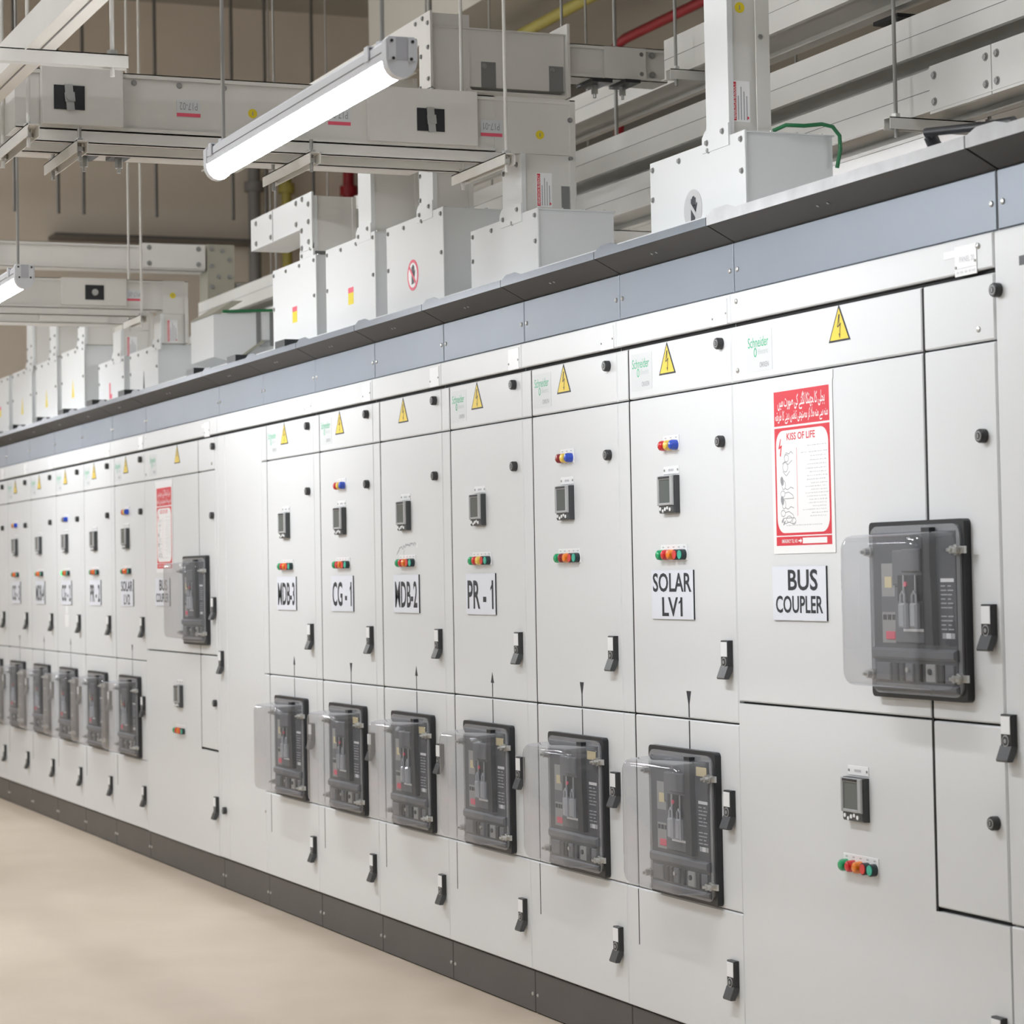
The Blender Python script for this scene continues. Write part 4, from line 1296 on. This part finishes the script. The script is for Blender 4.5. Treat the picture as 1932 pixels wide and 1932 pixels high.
for i, (xa, xb, z1) in enumerate(((-7.826, -7.657, 2.95), (-8.56, -8.39, 3.0), (-9.22, -9.05, 2.92))):
    t = thing('bus_duct', ('far white riser on the CG - 2 roof box', 'far white riser on the MDB-4 roof box', 'far white riser on the roof box nearest the picture edge')[i], 'duct', (0, 0, 0))
    lg = riser(t, xa, xb, 0.04, 0.21, 2.64, z1)
    for bz in (2.75, 2.68):
        hexbolt(lg, (xa + 0.02, 0.04, bz)); hexbolt(lg, (xb - 0.03, 0.04, bz + 0.01))
# upper far duct with bolted square plate
t = thing('bus_duct', 'far cream busduct high up ending in a dark bolted square plate', 'duct', (0, 0, 0))
xb = -8.2
duct_y(t, -8.35, xb, -1.8, 0.87, 3.125, 3.27)
for (ya, yb) in ((-0.8, -0.33), (0.50, 0.87)):
    jp = part('joint_plate', None, lambda b: b.box(xb - 0.004, xb + 0.008, ya, yb, 3.14, 3.28), ['duct_paint'], t)
    for yy, zz in ((ya + 0.04, 3.255), (ya + 0.04, 3.165), (yb - 0.04, 3.255), (yb - 0.04, 3.165)):
        hexbolt(jp, (xb + 0.008, yy, zz), 0.011, axis='x')
pp = part('square_plate', None, lambda b: b.box(-8.36, xb + 0.004, 0.882, 1.045, 2.89, 3.285), ['duct_olive'], t)
for yy, zz in ((0.91, 3.26), (0.975, 3.25), (1.015, 3.2), (0.91, 3.16), (1.015, 3.1), (0.95, 3.1), (0.91, 3.04), (1.015, 2.98), (0.95, 2.99), (0.975, 2.93), (1.02, 2.93)):
    hexbolt(pp, (xb + 0.004, yy, zz), 0.011, axis='x')
dd = duct_y(t, -8.35, xb, 1.05, 1.9, 2.945, 3.07, mats='duct_olive')
for yy, zz in ((1.07, 3.05), (1.15, 3.05), (1.07, 2.965), (1.15, 2.965)):
    hexbolt(dd, (xb, yy, zz), 0.011, axis='x')

# white sloped duct box behind the blank cubicle roof
t = thing('duct_transition', 'white slope-sided duct box behind the blank cubicle roof', 'duct', (0, 0, 0))
part('box_body', None, lambda b: b.prism([(0.158, 2.585), (0.44, 2.60), (0.50, 2.60), (0.50, 2.47), (0.40, 2.47), (0.245, 2.365), (0.158, 2.385)], 'x', -5.9, -5.5), ['box_paint'], t)
part('corner_strip', None, lambda b: b.prism([(0.245, 2.362), (0.255, 2.362), (0.405, 2.46), (0.395, 2.47)], 'x', -5.5, -5.492), ['duct_olive'], t)
part('upper_strip', None, lambda b: b.prism([(0.15, 2.585), (0.25, 2.65), (0.30, 2.65), (0.2, 2.59)], 'x', -5.9, -5.492), ['duct_olive'], t)
part('box_lower', None, lambda b: b.prism([(0.26, 2.301), (0.6, 2.301), (0.6, 2.50), (0.42, 2.47), (0.26, 2.34)], 'x', -5.9, -5.56), ['box_paint'], t)
for q in (0.365, 0.43):
    part('strap', None, lambda b: b.box(-5.5, -5.494, q, q + 0.02 * (1 if q < 0.4 else 2), 2.44, 2.6), ['inner_grey'], t)
part('cable_lug', None, lambda b: b.tube([(-5.49, 0.2, 2.597), (-5.49, 0.36, 2.605), (-5.49, 0.5, 2.61)], 0.008, 6), ['wire_green'], t)

# ducts that run along the row, behind the roof boxes
specs = [(-14.5, 3.2, 0.80, 0.99, 2.640, 2.760, 'long cream busduct running behind the roof boxes, lowest of the stack'),
         (-8.1, 3.2, 0.80, 0.99, 2.812, 2.93, 'long cream busduct running behind the roof boxes, second from below'),
         (-3.5, 3.2, 1.12, 1.58, 2.675, 2.77, 'wide pale duct behind the lowest long busduct'),
         (-2.0, 3.2, 0.80, 1.0, 3.052, 3.19, 'long cream busduct high behind the near riser'),
         (-8.0, 3.2, 1.36, 1.56, 3.02, 3.14, 'cream busduct running along the row further back, lower one'),
         (-8.0, 3.2, 1.36, 1.56, 3.28, 3.4, 'cream busduct running along the row further back, upper one')]
for xa, xb, y0, y1, z0, z1, lb in specs:
    t = thing('bus_duct', lb, 'duct', (0, 0, 0))
    duct_x(t, xa, xb, y0, y1, z0, z1)
    if z0 < 2.65:
        for (ja, jb) in ((-0.29, 0.02), (0.024, 0.4), (-4.6, -4.3)):
            jp = part('joint_plate', None, lambda b: b.box(ja, jb, y0 - 0.010, y0 + 0.002, z0 - 0.012, z1 + 0.004), ['duct_paint'], t)
            for bx, bz in ((ja + 0.025, z1 - 0.025), (ja + 0.025, z0 + 0.02), (jb - 0.025, z1 - 0.025), (jb - 0.025, z0 + 0.02)):
                hexbolt(jp, (bx, y0 - 0.010, bz), 0.009)
hanger(0.715, 1.10, -0.4, 2.635, 'steel channel on a grey rod under the lowest duct by the near coupler', (0.745, 1.06), axis='y')
hanger(0.715, 1.09, -1.80, 3.046, 'steel channel on rods behind the near riser box', (0.745, 1.06), axis='y')
hanger(0.715, 1.70, -2.75, 2.635, 'steel channel on rods beyond the crossing ducts', (0.745, 1.62), axis='y')
hanger(0.715, 1.62, -6.4, 2.635, 'far steel channel on rods behind the duct transition', (0.745, 1.58), axis='y')
# black clamps under the ducts
for i, (x, y, z, lb) in enumerate(((-0.75, 1.03, 3.0, 'black cable clamp under the upper duct behind the near riser'), (0.35, 0.86, 2.60, 'black bolted clamp under the lowest duct by the picture edge'),
                                   (-2.345, 0.75, 3.093, 'black clamp under the duct end flange'), (-1.9, -1.2, 2.67, 'black clamp under the parallel duct'))):
    t = thing('busbar_clamp', lb, 'clamp', (x, y, z))
    part('clamp_plate', 'clampblk', lambda b: (b.box(-0.07, 0.07, -0.10, -0.02, 0, 0.012), b.box(-0.05, 0.09, 0.02, 0.08, 0, 0.012)), ['breaker_black'], t)
    for q in (-0.06, 0.05):
        part('bolt', 'clampbolt', lambda b: (b.cyl((0, 0, -0.03), (0, 0, 0.0), 0.013, 6), b.cyl((0, 0, -0.045), (0, 0, -0.03), 0.006, 8)), ['zinc'], t, (0.0, q, 0))
# cable bracket on the near canopy
t = part('cable_bracket', None, lambda b: (b.tube([(0.93, 0.06, 2.285), (0.93, 0.02, 2.316), (0.96, -0.01, 2.322), (1.1, 0.05, 2.315), (1.2, 0.06, 2.31)], 0.010, 8), b.cyl((0.93, 0.055, 2.25), (0.93, 0.02, 2.32), 0.016, 8)), ['breaker_black'], None, smooth=50)
tag(t, 'black cable grommet lying on the near canopy edge', 'cable')

# pipes
t = part('sprinkler_pipe', None, lambda b: b.tube([(6, 2.8, 4.27), (-6.55, 2.8, 4.27), (-6.66, 2.8, 4.25), (-6.70, 2.8, 4.17), (-6.64, 2.8, 3.82), (-6.64, 2.79, 3.70), (-6.66, 2.74, 3.63), (-6.70, 2.62, 3.60), (-6.72, 2.50, 3.60), (-6.72, 2.44, 3.64)], 0.028, 10), ['pipe_red'], None, smooth=60)
tag(t, 'red sprinkler pipe under the ceiling that turns down', 'pipe')
t = part('gas_pipe', None, lambda b: b.tube([(6, 2.32, 4.33), (-7.2, 2.32, 4.33)], 0.032, 10), ['pipe_yellow'], None, smooth=60)
tag(t, 'yellow pipe running along under the ceiling soffit', 'pipe')
t = part('air_pipe', None, lambda b: (b.tube([(-6.4, 2.3, 3.62), (-8.4, 2.3, 3.62)], 0.10, 14), b.cyl((-7.4, 2.3, 3.7), (-7.4, 2.3, 4.45), 0.01, 8)), ['duct_paint'], None, smooth=60)
tag(t, 'short pale round duct beside the red pipe bend', 'pipe')
for i, (y, mt, r, lb) in enumerate(((3.16, 'pipe_grey', 0.055, 'grey vertical pipe on the far end wall'), (3.45, 'pipe_yellow', 0.045, 'yellow vertical pipe on the far end wall'), (4.02, 'pipe_red', 0.05, 'red vertical pipe on the far end wall'))):
    t = thing('wall_pipe', lb, 'pipe', (-14.85, y, 0))
    part('pipe_run', ('wp', i), lambda b: b.cyl((0, 0, 0.0), (0, 0, 5.1), r, 12), [mt], t, smooth=60)
    part('pipe_collar', ('wc', i), lambda b: b.cyl((0, 0, 4.68), (0, 0, 4.76), r * 1.6, 12), [mt], t, smooth=40)
RODS = [(-12.0, 0.529, 'rod_dark', 'thin dark ceiling rod above the far batten lamp'), (-12.0, 0.842, 'rod_dark', 'thin dark ceiling rod behind the black clamp of the P17 duct'),
        (-12.0, 1.027, 'rod_dark', 'thin dark ceiling rod behind the P17 duct, second from the far batten'), (-12.0, 1.564, 'rod_dark', 'thin dark ceiling rod below the end of the near batten'),
        (-12.0, 2.145, 'rod_dark', 'thin dark ceiling rod beside the grey wall pipe'), (-12.0, 2.401, 'rod_dark', 'thin dark ceiling rod above the P17 duct, near the yellow wall pipe'),
        (-12.0, 2.77, 'rod_dark', 'thin dark ceiling rod above the near batten lamp'), (-6.0, 1.45, 'rod_grey', 'grey ceiling rod above the crossing duct joint plate'),
        (-3.0, 1.08, 'rod_grey', 'grey ceiling rod beside the end flange of the MDB-2 duct')]
for x, y, mt, lb in RODS:
    t = part('hanger_rod', None, lambda b: b.cyl((x, y, 2.94 if x > -4 else 3.15 if x > -9 else 4.0), (x, y, 6.3), 0.008 if x > -5 else 0.013, 8), [mt], None, smooth=60)
    tag(t, lb, 'rod')
t = part('cable_tray', None, lambda b: b.box(-15.0, -14.7, 1.4, 3.25, 4.215, 4.245), ['rod_dark'])  # dark bar drawn for the shadow line of a cable tray
tag(t, 'dark cable tray across the foot of the far end wall panels', 'tray')


# ------------------------------------------------------------------ batten lamps
def batten(x0, y, z, label, L=1.43):
    root = thing('batten_lamp', label, 'lamp', (x0, y, z), 'LED battens hung along the room')

    def body(b):
        prof = [(-0.033, 0.0), (-0.033, 0.036), (-0.026, 0.044), (0.026, 0.044), (0.033, 0.036), (0.033, 0.0)]
        b.prism(prof, 'x', 0.02, L - 0.02)
        b.box(0.02, L - 0.02, -0.0345, -0.033, 0.017, 0.0185, 1)
    part('housing', ('lamp_body', L), body, ['lamp_body', 'inner_grey'], root)

    def diff(b):
        n = 10
        pts = [(-0.031 * math.cos(math.pi * k / n), -0.036 * math.sin(math.pi * k / n)) for k in range(n + 1)]
        b.prism(pts, 'x', 0.025, L - 0.025)
    part('diffuser', ('lamp_diff', L), diff, ['diffuser_glow'], root, smooth=50)

    def cap(b):
        pts = [(-0.035, 0.04), (-0.028, 0.047), (0.028, 0.047), (0.035, 0.04)] + [(0.035 * math.cos(math.pi * k / 8), -0.04 * math.sin(math.pi * k / 8)) for k in range(9)]
        b.prism(pts, 'x', 0, 0.028)
        b.box(0.0275, 0.031, -0.03, -0.014, -0.004, 0.044)
        b.box(0.0275, 0.031, 0.014, 0.03, -0.004, 0.044)
        b.box(0.0275, 0.029, -0.014, 0.014, -0.002, 0.046, 1)
    for q in (0, 1):
        c_ = part('end_cap', 'lamp_cap', cap, ['lamp_body', 'lamp_recess'], root, (L - 0.028 if q else 0.028, 0, 0), smooth=25, rot=None if q else (0, 0, math.pi))
        for sy in (-1, 1):
            for sz in (0.0, 0.037):
                part('screw', 'cap_screw', lambda b: b.cyl((0.03, 0, 0), (0.033, 0, 0), 0.0035, 8), ['breaker_black'], c_, (0, sy * 0.0235 * (1 if sz else 0.85), sz))
    for q in (0.05 * L, 0.93 * L - 0.02):
        part('hanger_clip', 'lamp_clip', lambda b: (b.box(-0.012, 0.012, -0.036, 0.036, 0.044, 0.047), b.box(-0.012, 0.012, -0.038, -0.0345, 0.015, 0.047), b.cyl((0, 0, 0.047), (0, 0, 0.06), 0.014, 8)), ['lamp_body'], root, (q, 0, 0))
        part('suspension_rod', ('lamp_rod', round(z, 2), y > 1.5, x0 > -8.5), lambda b: b.cyl((0, 0, 0.05), (0, 0, (4.45 if y > 1.5 and x0 > -8.5 else 6.3) - z), 0.0055, 8), ['rod_grey'], root, (q, 0, 0), smooth=60)
    return root


LY, LZ = -1.205, 2.437
batten(-0.595, LY, LZ, 'lit white LED batten hung over the aisle, nearest one')
batten(-4.53, LY, LZ, 'lit white LED batten hung over the aisle, far one at picture edge')
ORD = ('first', 'second', 'third', 'fourth', 'fifth', 'sixth', 'seventh', 'eighth')
for k, x in enumerate((-12.4, -8.47)):
    batten(x, LY, LZ, 'LED batten over the aisle out of view, %s from the far wall' % ORD[k])
for k, x in enumerate((-9.5, -5.5, -1.5, 2.5)):  # unseen row, added for overall brightness
    batten(x, -3.7, LZ + 0.3, 'LED batten in the row across the aisle, %s from the far wall' % ORD[k])
for k, x in enumerate((-10.5, -6.5, -3.2, 1.4)):
    batten(x, 1.95, 2.45, 'LED batten behind the cubicle row, %s from the far wall' % ORD[k])
for k, (x, y) in enumerate(((-13.2, -0.9), (-11.5, -2.6), (-9.0, -1.6), (-6.5, -3.2), (-4.0, -2.2), (-1.0, -3.2), (1.2, -0.9))):  # unseen battens added high up to brighten the end wall and ducts
    batten(x, y, 4.6, 'LED batten high above the aisle, %s from the far wall' % ORD[k])
batten(-7.5, 0.0, 5.5, 'LED batten high above the far group of roof boxes')  # also added out of view, lifts the far wall and ducts

# ------------------------------------------------------------------ the room
struct('floor', lambda b: b.box(-15.2, 10, -6.0, 5.2, -0.2, 0.0), ['floor_epoxy'])
struct('ceiling', lambda b: b.box(-15.2, 10, -6.0, 5.2, 6.3, 6.5), ['ceiling_paint'])


def endwall(b):
    b.box(-15.2, -15.0, -6.0, 5.2, 0, 6.3)
struct('wall_far', endwall, ['wall_paint'])
struct('wall_near', lambda b: b.box(10, 10.2, -6.0, 5.2, 0, 6.3), ['wall_pale'])
struct('wall_aisle', lambda b: b.box(-15.2, 10.2, -6.2, -6.0, 0, 6.3), ['wall_pale'])
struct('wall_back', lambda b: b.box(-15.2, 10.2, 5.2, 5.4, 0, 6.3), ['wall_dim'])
struct('trim_soffit', lambda b: b.box(-8.5, 10, 2.0, 5.2, 4.45, 6.3), ['ceiling_paint'])
